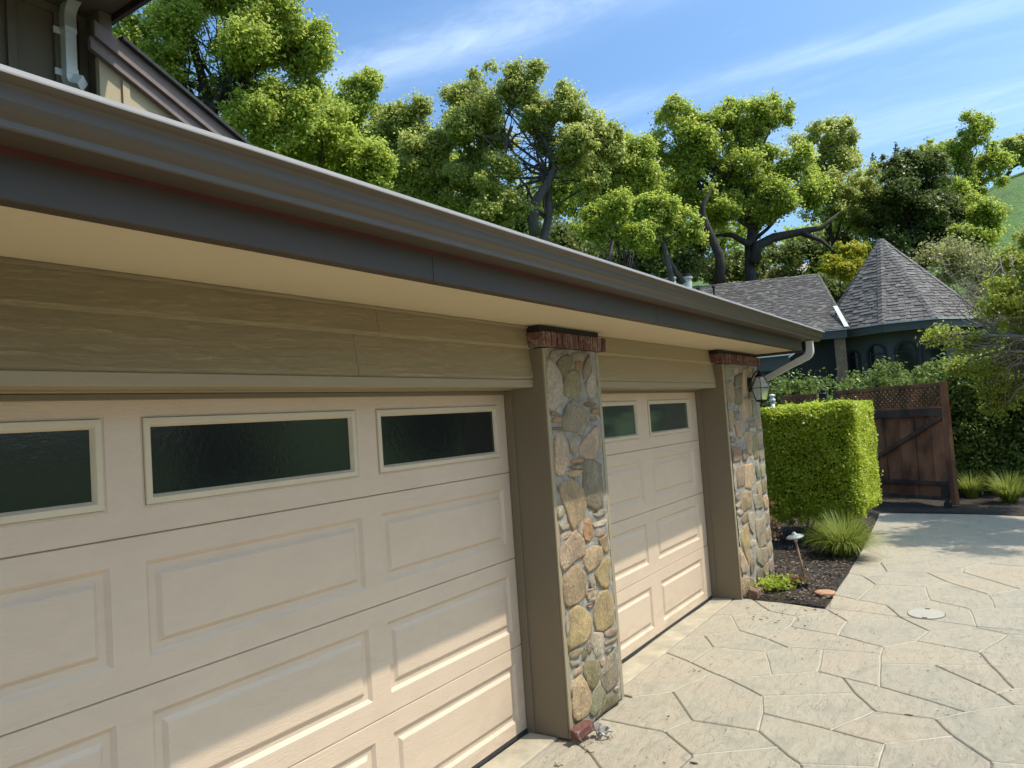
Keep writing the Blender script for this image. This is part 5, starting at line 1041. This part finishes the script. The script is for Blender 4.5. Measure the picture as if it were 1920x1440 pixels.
while k < GL:
    for sgn, yy in ((1, .000), (-1, .010)):
        a = Vector((k, yy*side, 1.70)); b = Vector((k+.32, yy*side, 2.02))
        if sgn < 0: a, b = Vector((k+.32, yy*side, 1.70)), Vector((k, yy*side, 2.02))
        # clip to the frame
        def cl(p_, q_):
            t0 = 0; t1 = 1; dx = q_.x-p_.x
            if dx:
                ta, tb = sorted(((.092-p_.x)/dx, (GL-.092-p_.x)/dx)); t0, t1 = max(t0, ta), min(t1, tb)
            return (p_.lerp(q_, t0), p_.lerp(q_, t1)) if t1-t0 > .05 else None
        c = cl(a, b)
        if c:
            o = MB().bar(c[0], c[1], .008, .034, up=(0, 1, 0)).v
            q = MB().bar(c[0], c[1], .034, .008, up=(0, 1, 0)); q.build('lattice_slat', MT['redwood'], gate, local=True)
    k += .088
MB().box(.10, .24, *S(.042, .05), .20, .37).build('wheel_plate', MT['darkwood'], gate, local=True)
MB().bar((.13, .07*side, .36), (.13, .07*side, .12), .03, .02).build('wheel_fork', MT['twig'], gate, local=True)
w_ = MB(); w_.prism([(.13+.06*math.cos(a*math.pi/8), .075+.06*math.sin(a*math.pi/8)) for a in range(16)], 'y', .055*side, .085*side); w_.build('wheel', MT['rubber'], gate, local=True)
# second gate leaf and fence beyond the clipped hedge
fa, fb = at(1455, 741, 13.6), at(1531, 731, 13.2); fa.z = fb.z = 0
f2 = empty('lattice_fence_panel', fa, math.atan2((fb-fa).y, (fb-fa).x), 'red lattice topped fence panel seen over the clipped hedge', 'fence'); FL = (fb-fa).length
for z0, z1 in ((1.97, 2.05), (1.62, 1.68), (.2, .28)): MB().box(.1, FL, -.03, .03, z0, z1).build('rail', MT['redwood'], f2, local=True, bevel=.003)
for x in (.1, FL-.05): MB().box(x, x+.05, -.035, .035, 0, 1.969).build('post', MT['redwood'], f2, local=True, bevel=.003)
k = .1
while k < FL-.3:
    for a, b, yy in (((k, 1.68), (k+.29, 1.97), 0), ((k+.29, 1.68), (k, 1.97), .009)): MB().bar((a[0], yy, a[1]), (b[0], yy, b[1]), .034, .008, up=(0, 1, 0)).build('lattice_slat', MT['redwood'], f2, local=True)
    k += .09
for i in range(int(FL/.14)): MB().box(.15+i*.13, .27+i*.13, -.012, .012, .29, 1.6).build('board', MT['redwood'], f2, local=True)
q = at(1545, 760, 13.0); q.z = 0
po = empty('gate_post', q, 0, 'square black post with ball top between the fence panel and gate', 'post')
MB().box(-.06, .06, -.06, .06, 0, 2.02).build('shaft', MT['black'], po, local=True, bevel=.004)
MB().lathe([(0, 0), (.075, 0), (.075, .02), (.03, .03), (.03, .04), (.045, .06), (.045, .08), (.02, .11), (0, .112)], (0, 0, 2.021), 14).build('finial', MT['black'], po, local=True, smooth=True)
q = at(1449, 760, 12.6); q.z = 0
vp = empty('valve_standpipe', q, 0, 'white plastic valve standpipe poking up behind the lantern', 'pipe')
MB().tube([(0, 0, 0), (0, 0, 1.95)], .035, 12).build('pipe', MT['white'], vp, local=True, smooth=True)
MB().lathe([(0, 0), (.05, 0), (.05, .05), (.035, .06), (.035, .09), (.055, .10), (.04, .13), (0, .135)], (0, 0, 1.951), 12).build('valve_cap', MT['white'], vp, local=True, smooth=True)
# ------------------------------------------------------------------ small things on the ground
cx, cy = 3.49, -1.915
uc = empty('utility_cover', (cx, cy, 0), 0, 'round pale utility cover set flush in the paving', 'cover')
MT['cover'] = mat_plain('cover_paint', (.37, .335, .27), .7, .1, 12, .4, .002)
def disc(rx, ry, z0, z1, mat, name, par):
    n = 40; vs = [(cx+rx*math.cos(2*math.pi*i/n), cy+ry*math.sin(2*math.pi*i/n), z) for z in (z0, z1) for i in range(n)]
    return MB().add(vs, [tuple(range(n, 2*n))]+[(i, (i+1) % n, n+(i+1) % n, n+i) for i in range(n)]).build(name, mat, par)
disc(.182, .150, -.01, .0035, MT['grout_d'], 'ring', uc); disc(.172, .141, -.008, .0075, MT['cover'], 'lid', uc)
for s in (-1, 1): MB().box(cx+s*.155-.012, cx+s*.155+.012, cy-.02, cy+.02, .0078, .0095).build('lift_slot', MT['black'], uc)
q = atz(1513, 1090, .04); pl = empty('path_light', (q.x, q.y, .03), 0, 'small garden path light with a saucer shaped hood on a slim stake', 'path light')
hd = CAM; tp = at(1490, 1006, (Vector((q.x, q.y, q.z))-Vector(CAM)).dot(Vector(_F)))
tilt = Vector((tp.x, tp.y, tp.z)); ax = (tilt-Vector((q.x, q.y, .0))).normalized()
MT['patina'] = mat_plain('patina_metal', (.24, .27, .25), .55, .25, 30, .3, metal=.2); MT['stake'] = mat_plain('copper_stake', (.30, .19, .12), .5, .3, 30)
MB().tube([Vector((q.x, q.y, -.05)), tilt-ax*.02], .0105, 10).build('stake', MT['stake'], pl, smooth=True)
h = MB().lathe([(0, .048), (.018, .045), (.022, .03), (.04, .02), (.075, .006), (.092, -.006), (.085, -.010), (.03, .0), (.0, .0)], (0, 0, 0), 24)
R_ = Vector((0, 0, 1)).rotation_difference(ax).to_matrix(); h.v = [tuple(R_ @ Vector(v)+tilt) for v in h.v]; h.build('hood', MT['patina'], pl, smooth=True)
h = MB().lathe([(0, -.06), (.014, -.058), (.022, -.03), (.028, -.001), (0, 0)], (0, 0, 0), 12); h.v = [tuple(R_ @ Vector(v)+tilt) for v in h.v]; h.build('lamp_cup', MT['cover'], pl, smooth=True)
q = atz(1503, 1104, .02); dr = empty('drain_riser', (q.x, q.y, .02), 0, 'short ribbed black plastic drain riser standing in the mulch', 'drain')
MB().lathe([(0, 0), (.06, 0), (.06, .075), (.053, .08), (0, .08)], (q.x, q.y, .0), 24).build('body', MT['black'], dr)
mb = MB()
for i in range(20):
    a = i*math.pi/10; mb.box(q.x+.062*math.cos(a)-.004, q.x+.062*math.cos(a)+.004, q.y+.062*math.sin(a)-.004, q.y+.062*math.sin(a)+.004, .002, .07)
mb.build('ribs', MT['black'], dr)
q = atz(1547, 1111, .05); MT['terra'] = mat_plain('terracotta', (.40, .21, .12), .85, .2, 20, .4)
sa = empty('terracotta_saucer', (q.x, q.y, .03), 0, 'terracotta plant saucer lying upside down on the mulch', 'saucer')
MB().lathe([(0, -.01), (.085, -.01), (.098, .012), (.092, .02), (.06, .026), (0, .028)], (q.x, q.y, .04), 28).build('dish', MT['terra'], sa, smooth=True)
q = atz(1413, 1119, .0)
mb = MB().add([(-.11, -.06, -.02), (.09, -.08, -.02), (.12, .05, -.02), (-.09, .07, -.02), (-.10, -.05, .075), (.06, -.065, .09), (.10, .04, .085), (-.07, .05, .095)], [(0, 3, 2, 1), (4, 5, 6, 7), (0, 1, 5, 4), (1, 2, 6, 5), (2, 3, 7, 6), (3, 0, 4, 7)])
mb.v = [(v[0]+q.x+.0, v[1]+q.y-.02, v[2]) for v in mb.v]; tag(mb.build('stone_block', SM['b'], bevel=.01), 'rough reddish brown stone block at the foot of the corner pillar', 'stone')
# broken brick with ties and twisted metal scrap
q = Vector((.16, -.395, 0))
bb = empty('broken_brick', q, 0, 'broken brick tilted against the foot of the narrow stone pillar', 'brick')
o = MB().bar(atz(1076, 1380, .045), atz(1107, 1357, .075), .075, .055).build('brick_body', MT['brick'], bb, bevel=.006)
mb = MB()
for u0, v0, u1, v1 in ((1086, 1384, 1097, 1400), (1101, 1378, 1110, 1394), (1098, 1388, 1112, 1392)):
    mb.tube([atz(u0, v0, .045), atz((u0+u1)/2+2, (v0+v1)/2, .02), atz(u1, v1, .003)], .0022, 5)
mb.build('wire_tie', MT['stake'], bb)
MT['scrap'] = mat_plain('galvanised_scrap', (.33, .32, .30), .45, .35, 40, .4, metal=.5)
ms_ = empty('metal_scrap', atz(1130, 1375), 0, 'crumpled grey metal bracket lying beside the broken brick', 'scrap metal')
a, b = atz(1120, 1376, .02), atz(1146, 1374, .035); t_ = (b-a).normalized(); n_ = Vector((-t_.y, t_.x, 0))
pts = [a-n_*.025, a+n_*.03+Vector((0, 0, .03)), b+n_*.02+Vector((0, 0, .02)), b-n_*.02]
mb = MB()
ring = [a.lerp(b, i/9)+n_*(.034*math.sin(i/9*math.pi)+.008) for i in range(10)]+[a.lerp(b, 1-i/9)-n_*(.030*math.sin(i/9*math.pi)+.008) for i in range(10)]
mb.tube([p_+Vector((0, 0, .012+.01*math.sin(i*1.3))) for i, p_ in enumerate(ring)]+[ring[0]+Vector((0, 0, .012))], .0075, 7)
mb.bar(a.lerp(b, .45)-n_*.03+Vector((0, 0, .02)), a.lerp(b, .45)+n_*.03+Vector((0, 0, .03)), .022, .006); mb.bar(a.lerp(b, -.1)-n_*.02+Vector((0, 0, .03)), a.lerp(b, .1)+n_*.03+Vector((0, 0, .05)), .03, .012)
mb.build('bracket', MT['scrap'], ms_)
mb = MB()
for u0, v0, u1, v1 in ((1143, 1376, 1150, 1384), (1140, 1380, 1146, 1388), (1122, 1386, 1130, 1394)): mb.tube([atz(u0, v0, .02), atz(u1, v1, .003)], .0022, 5)
mb.build('wire', MT['stake'], ms_)
# dry leaves and twigs
for i, (u, v, lb) in enumerate(((1301, 1431, 'dark slim dead leaf lying on the paving at the bottom of the photo'), (1097, 1411, 'short twig curled on the joint near the broken brick'), (1038, 1436, 'small brown twig on the paving by the wide garage door'), (1704, 1341, 'dark seed pod on a joint in the middle of the paving'), (1299, 1258, 'crossed bits of twig on a greenish slab'))):
    q = atz(u, v, .004); mb = MB()
    if i in (0, 3): mb.lathe([(0, 0), (.012, .001), (.013, .004), (0, .006)], tuple(q), 10, .5, 2.0)
    else:
        mb.tube(wiggle(q, q+Vector((.02, -.05, .004)), 4, .3), .0022, 5); mb.tube(wiggle(q+Vector((.01, -.02, 0)), q+Vector((.03, .01, .006)), 3, .3), .0018, 5)
    tag(mb.build('dead_leaf' if i == 0 else ('seed_pod' if i == 3 else 'twig'), MT['chipd']), lb, 'debris')
# ------------------------------------------------------------------ turret house
MT['tshingle'] = None
def mat_shingle():
    m, t, p = newmat('asphalt_shingle'); oi = t.nodes.new('ShaderNodeObjectInfo'); g = t.nodes.new('ShaderNodeNewGeometry')
    r = mth('FRACT', mth('ADD', oi.outputs['Random'], g.outputs['Random Per Island'], tree=t), tree=t)
    n = noi(t, coord(t, gen=True), 40, 4, .8)
    c = ramp(t, mth('MULTIPLY_ADD', n, .35, mth('MULTIPLY', r, .65, tree=t), tree=t), [(0, (.085, .073, .065)), (.5, (.145, .127, .115)), (1, (.205, .182, .165))])
    t.links.new(c, p.inputs['Base Color']); p.inputs['Roughness'].default_value = .95; return m
MT['tshingle'] = mat_shingle()
MT['blue'] = mat_plain('slate_blue_render', (.070, .064, .062), .8, .12, 3, .4, .004)
MT['bluet'] = mat_plain('slate_blue_trim', (.072, .064, .060), .6, .12, 3, .1)
MT['pane_d'] = mat_pane('house_glass', .02)
tw = 25.; TC = at(1668, 604, tw); ze = at(1662, 604, 22.35).z
th = empty('turret_house', (TC.x, TC.y, 1.), 0, 'slate blue house with a pointed grey shingled turret behind the hedge', 'house')
RT = 2.62; apex = at(1651, 447, tw)
ctr = Vector((apex.x, apex.y, 0))+RH*.22
angs = [-128, -78, -35, -3, 50, 88, 130, 180]
def TV(a, r, z): a = math.radians(a); return Vector((ctr.x, ctr.y, 0))+RH*(math.sin(a)*r)-FH*(math.cos(a)*r)+Vector((0, 0, z))
ap = Vector((ctr.x, ctr.y, apex.z))-RH*.0
ap = Vector((apex.x, apex.y, apex.z))
tv = [TV(a, RT, ze) for a in angs]; n = len(tv)
MB().add(tv+[ap], [(i, (i+1) % n, n) for i in range(n)]+[tuple(range(n))[::-1]]).build('turret_roof', MT['shingle_roof'], th)
# shingle piece: unit slab
def wedge():
    return MB().add([(-.5, 0, 0), (.5, 0, 0), (.5, 1, 0), (-.5, 1, 0), (-.5, 0, 1), (.5, 0, 1), (.5, 1, .25), (-.5, 1, .25)], [(0, 3, 2, 1), (4, 5, 6, 7), (0, 1, 5, 4), (1, 2, 6, 5), (2, 3, 7, 6), (3, 0, 4, 7)])
SH = wedge().mesh('shingle'); SH.materials.append(MT['tshingle'])
cand = []
def lay(a, b, c, d=None, course=.128, tabw=.30, front=True):
    """shingle courses on a roof face a-b (eave) up to c (apex) or c-d (ridge)"""
    ex = (b-a).normalized(); nrm = ex.cross((c-a)).normalized()
    if nrm.z < 0: nrm = -nrm
    up = nrm.cross(ex).normalized();
    if up.z < 0: up = -up
    poly = [((p-a).dot(ex), (p-a).dot(up)) for p in ([a, b, c] if d is None else [a, b, c, d])]
    H = max(p[1] for p in poly); k = 0; y = 0.
    while y < H:
        xs_ = []
        yy = y+course*.4
        for i in range(len(poly)):
            p, q = poly[i], poly[(i+1) % len(poly)]
            if (p[1] > yy) != (q[1] > yy): xs_.append(p[0]+(yy-p[1])/(q[1]-p[1])*(q[0]-p[0]))
        if len(xs_) == 2:
            x0, x1 = sorted(xs_); x = x0+random.uniform(-tabw, 0)
            while x < x1:
                w = tabw*random.uniform(.45, .62); dropq = random.random() < .55
                l, r = max(x, x0), min(x+w, x1)
                if r-l > .03:
                    o = a+ex*((l+r)/2)+up*(y-(.035 if dropq else 0))+nrm*.004
                    cand.append((o, ex, up, nrm, (r-l)-.006, course*1.15, .034 if dropq else .016, front))
                x += w
        y += course; k += 1
for i in range(n): lay(tv[i], tv[(i+1) % n], ap, front=(angs[i] >= -80 and angs[i] < 90))
# main roof of the turret house
rl, rr = at(1270, 542, 31.5), at(1532, 521, 29.5); er, el = at(1588, 618, 23.2), at(1290, 632, 24.6); zr = (rl.z+rr.z)/2; rl.z = rr.z = zr; er.z = el.z = ze-.02
MB().add([el, er, rr, rl], [(0, 1, 2, 3)]).build('main_roof', MT['shingle_roof'], th); lay(el, er, rr, rl)
bk = [rl+FH*4+Vector((0, 0, -2.)), rr+FH*4+RH*1.2+Vector((0, 0, -2.))]; rs_ = er+FH*8+RH*2.5
MB().add([rl, rr, bk[1], bk[0]], [(0, 1, 2, 3)]).build('back_roof', MT['shingle_roof'], th)
MB().add([rr, er, rs_], [(0, 1, 2)]).build('side_roof', MT['shingle_roof'], th); lay(er, rs_, rr)
cand.sort(key=lambda q: -((q[5]*q[4])/((q[0]-Vector(CAM)).length**2))*(1 if q[7] else .01)*(1 if q[0].z > 0 else 0))
inv = MW[th.name].inverted()
vis = [q for q in cand if q[7]]
one = set(id(q) for q in sorted(vis, key=lambda q: (q[0]-Vector(CAM)).length)[:300])
rest = MB(); base = wedge()
for q in cand:
    o, ex, up, nrm, w, l, h, _ = q
    Mx = Matrix((ex*w, up*l, nrm*h)).transposed().to_4x4(); Mx.translation = o
    if id(q) in one:
        ob = bpy.data.objects.new('shingle', SH); COL.objects.link(ob); ob.parent = th; ob.matrix_local = inv @ Mx
    else: rest.add([tuple(Mx @ Vector(v)) for v in base.v], base.f)
rest.build('shingle_field', MT['tshingle'], th, kind='stuff')
# hip caps
def hipcap(a, b, wd_=.14, name='hip_cap'):
    L_ = (b-a).length; k = int(L_/.15); mb = MB(); t = (b-a).normalized(); sd = t.cross(Vector((0, 0, 1))).normalized(); up = sd.cross(t)
    for i in range(k):
        p0 = a+t*(i*.15); p1 = p0+t*.17; o0 = up*.05; o1 = up*.03
        for s in (-1, 1): mb.add([p0+o0, p0+sd*(s*wd_)+up*.0, p1+sd*(s*wd_)-up*.012, p1+o1, p0+o0-up*.02, p0+sd*(s*wd_)-up*.03], [(0, 1, 2, 3) if s > 0 else (3, 2, 1, 0), (0, 4, 5, 1)])
    mb.build(name, MT['tshingle'], th)
for i in range(1, 6): hipcap(tv[i], ap, .12)
hipcap(er+Vector((0, 0, .01)), rr, .1)
hipcap(rl, rr, .1, 'ridge_cap')
# valley flashing, gutters, fascia
MT['flash'] = mat_plain('pale_flashing', (.5, .5, .48), .5, .1, 6)
MB().bar(er+Vector((0, 0, .05)), at(1566, 574, 24.6)+Vector((0, 0, 0)), .13, .02, up=(0, 0, 1)).build('valley_flashing', MT['flash'], th)
for i in range(1, 6):
    a, b = tv[i], tv[(i+1) % n] if i+1 < n else tv[0]
    oo = ((a+b)/2-Vector((ctr.x, ctr.y, ze))).normalized()
    MB().bar(a+oo*.04-Vector((0, 0, .012)), b+oo*.04-Vector((0, 0, .012)), .06, .03).build('drip_edge', MT['flash'], th)
    MB().bar(a-oo*.02-Vector((0, 0, .15)), b-oo*.02-Vector((0, 0, .15)), .06, .24).build('eave_fascia', MT['bluet'], th)
MB().bar(el-Vector((0, 0, .02)), er-Vector((0, 0, .02)), .08, .03).build('drip_edge', MT['flash'], th)
MB().bar(el+FH*.03-Vector((0, 0, .16)), er+FH*.03-Vector((0, 0, .16)), .05, .24).build('eave_fascia', MT['bluet'], th)
RW = 2.2; wv_ = [TV(a, RW, 0) for a in (-128, -78, -35, 6, 50, 88, 130, 180)]
def wall_arch(a, b, arches, zb=.6, zt=None):
    zt = zt or ze-.12; ex = (b-a).normalized(); L_ = (b-a).length; nn_ = ex.cross(Vector((0, 0, 1)))
    if nn_.dot(Vector(CAM)-a) < 0: nn_ = -nn_
    MB().add([a+Vector((0, 0, zb)), b+Vector((0, 0, zb)), b+Vector((0, 0, zt)), a+Vector((0, 0, zt))], [(0, 1, 2, 3)]).build('turret_wall', MT['blue'], th)
    for cxx, w, zs, h in arches:
        def arc(r, dz=0.): return [(cxx+r*math.cos(math.pi*i/12), zs+h+dz+r*math.sin(math.pi*i/12)) for i in range(13)]
        o = [(cxx+w+.05, zs)]+arc(w+.05)+[(cxx-w-.05, zs)]; i_ = [(cxx+w-.01, zs)]+arc(w-.01)+[(cxx-w+.01, zs)]
        vs = [a+ex*p[0]+Vector((0, 0, p[1]))+nn_*.05 for p in o]+[a+ex*p[0]+Vector((0, 0, p[1]))+nn_*.05 for p in i_]+[a+ex*p[0]+Vector((0, 0, p[1]))+nn_*.006 for p in i_]+[a+ex*p[0]+Vector((0, 0, p[1]))+nn_*.0 for p in o]
        m = len(o); fs = []
        for k in range(m-1): fs += [(k, k+1, m+k+1, m+k), (m+k, m+k+1, 2*m+k+1, 2*m+k), (3*m+k, 3*m+k+1, k+1, k)]
        wf = MB().add(vs, fs).build('arched_window', MT['black'], th)
        MB().add([a+ex*p[0]+Vector((0, 0, p[1]))+nn_*.012 for p in i_], [tuple(range(m))]).build('glass_pane', MT['pane_d'], wf)
        MB().bar(a+ex*cxx+Vector((0, 0, zs))+nn_*.02, a+ex*cxx+Vector((0, 0, zs+h))+nn_*.02, .03, .02).build('mullion', MT['black'], wf)
        MB().bar(a+ex*(cxx-w)+Vector((0, 0, zs+h))+nn_*.02, a+ex*(cxx+w)+Vector((0, 0, zs+h))+nn_*.02, .02, .035).build('transom', MT['black'], wf)
hz_ = 2.02
def along(a, b, u):
    """distance along a-b (plan) where the sight line of photo column u crosses"""
    best = min(range(400), key=lambda k: abs(proj(a+(b-a)*(k/400)+Vector((0, 0, 3)))[0]-u)); return (b-a).length*best/400
def proj(p):
    d = np.array(p)-CAM; w = d@_F; return (960+FPX*(d@_R2)/w, 720-FPX*(d@_U2)/w)
segs = [(wv_[i], wv_[(i+1) % len(wv_)]) for i in range(len(wv_))]
win = {1603: .16, 1646: .27, 1701: .28, 1752: .28}
for a, b in segs:
    ar_ = []
    if (a-ctr).normalized().dot(FH) < .75 or (b-ctr).normalized().dot(FH) < .3:
        ua, ub_ = sorted((proj(a+Vector((0, 0, 3)))[0], proj(b+Vector((0, 0, 3)))[0]))
        facing = ((a+b)/2-ctr); facing.z = 0
        if facing.normalized().dot(FH) < .1:
            for u, w in win.items():
                if ua+4 < u < ub_-4: ar_.append((along(a, b, u), w, 2.1, 1.15-.0*w))
    wall_arch(a, b, ar_)
# main house wall and brick pier under the long roof
wa, wb = el+FH*.7, er+FH*.7; wa.z = wb.z = 0
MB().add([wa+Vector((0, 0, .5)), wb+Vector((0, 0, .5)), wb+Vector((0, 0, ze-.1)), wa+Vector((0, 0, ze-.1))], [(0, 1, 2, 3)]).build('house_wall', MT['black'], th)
c1, c2 = at(1566, 660, 23.4), at(1587, 660, 23.3); MB().add([Vector((c1.x, c1.y, .5)), Vector((c2.x, c2.y, .5)), Vector((c2.x, c2.y, ze-.3)), Vector((c1.x, c1.y, ze-.3))], [(0, 1, 2, 3)]).build('brick_pier', SM['b'], th)
# low porch roof glimpsed under the garage eave, white gutter and pipe
pa_, pb_ = at(1395, 673, 21.5), at(1482, 664, 21.2)
MB().bar(pa_, pb_, .08, .05).build('porch_gutter', MT['white'], th); MB().bar(pa_+FH*.06-Vector((0, 0, .22)), pb_+FH*.06-Vector((0, 0, .22)), .05, .38).build('porch_fascia', MT['bluet'], th)
MB().bar(pb_+RH*.1+Vector((0, 0, .02)), at(1474, 674, 21.3), .06, .05).build('porch_pipe', MT['white'], th)
# flues
for u, v in ((1257, 524), (1286, 523)):
    q = at(u, v, 29); 
    MB().lathe([(0, -1.2), (.21, -1.2), (.21, -.02), (.26, 0), (.26, .05), (0, .05)], tuple(q), 16).build('flue', MT['flash'], th, smooth=False)
    MB().lathe([(0, .051), (.24, .051), (.24, .16), (0, .18)], tuple(q), 16).build('flue_cap', MT['black'], th)
q = at(1338, 540, 28); MB().tube([q-Vector((0, 0, .35)), q], .035, 8).build('vent_pipe', MT['black'], th); MB().lathe([(0, -.02), (.075, 0), (.07, .08), (0, .09)], tuple(q), 12).build('vent_cap', MT['black'], th)
q = at(1309, 540, 28.2); MB().tube([q-Vector((0, 0, .35)), q], .08, 10).build('vent_pipe', MT['black'], th)
# white garden wall patch and far house
q = at(1822, 662, 23); gwl = empty('garden_wall', (q.x, q.y, float(terr(np.array(q.x), np.array(q.y)))), 0, 'sunlit white wall peeping out right of the turret', 'wall')
MB().bar(at(1798, 672, 24), at(1880, 660, 25.5), .2, 1.1).build('wall_face', MT['white'], gwl)
MB().bar(at(1798, 672-34, 24), at(1880, 660-34, 25.5), .3, .08).build('coping', MT['bluet'], gwl)
fw = 62.; q = gbase(1510, fw); fh = empty('far_house', q, 0, 'distant house with a pale roof and white chimney among the trees', 'house')
a, b = at(1462, 514, fw), at(1570, 502, fw+6); c_, d_ = at(1475, 499, fw+5), at(1560, 488, fw+10)
MT['paleroof'] = mat_plain('pale_roof', (.33, .29, .25), .9, .1, 3); MT['palewall'] = mat_plain('pale_wall', (.5, .45, .38), .9, .1, 3)
MB().add([a, b, d_, c_], [(0, 1, 2, 3)]).build('roof', MT['paleroof'], fh)
MB().add([a+FH*.4-Vector((0, 0, 3)), b+FH*.4-Vector((0, 0, 3)), b+FH*.4, a+FH*.4], [(0, 1, 2, 3)]).build('wall', MT['palewall'], fh)
m_ = at(1492, 497, fw+4); MB().box(m_.x-.6, m_.x+.6, m_.y-.5, m_.y+.5, m_.z-1.2, m_.z+.35).build('chimney', MT['palewall'], fh)
MB().box(m_.x-.75, m_.x+.75, m_.y-.65, m_.y+.65, m_.z+.351, m_.z+.5).build('chimney_cap', MT['white'], fh)
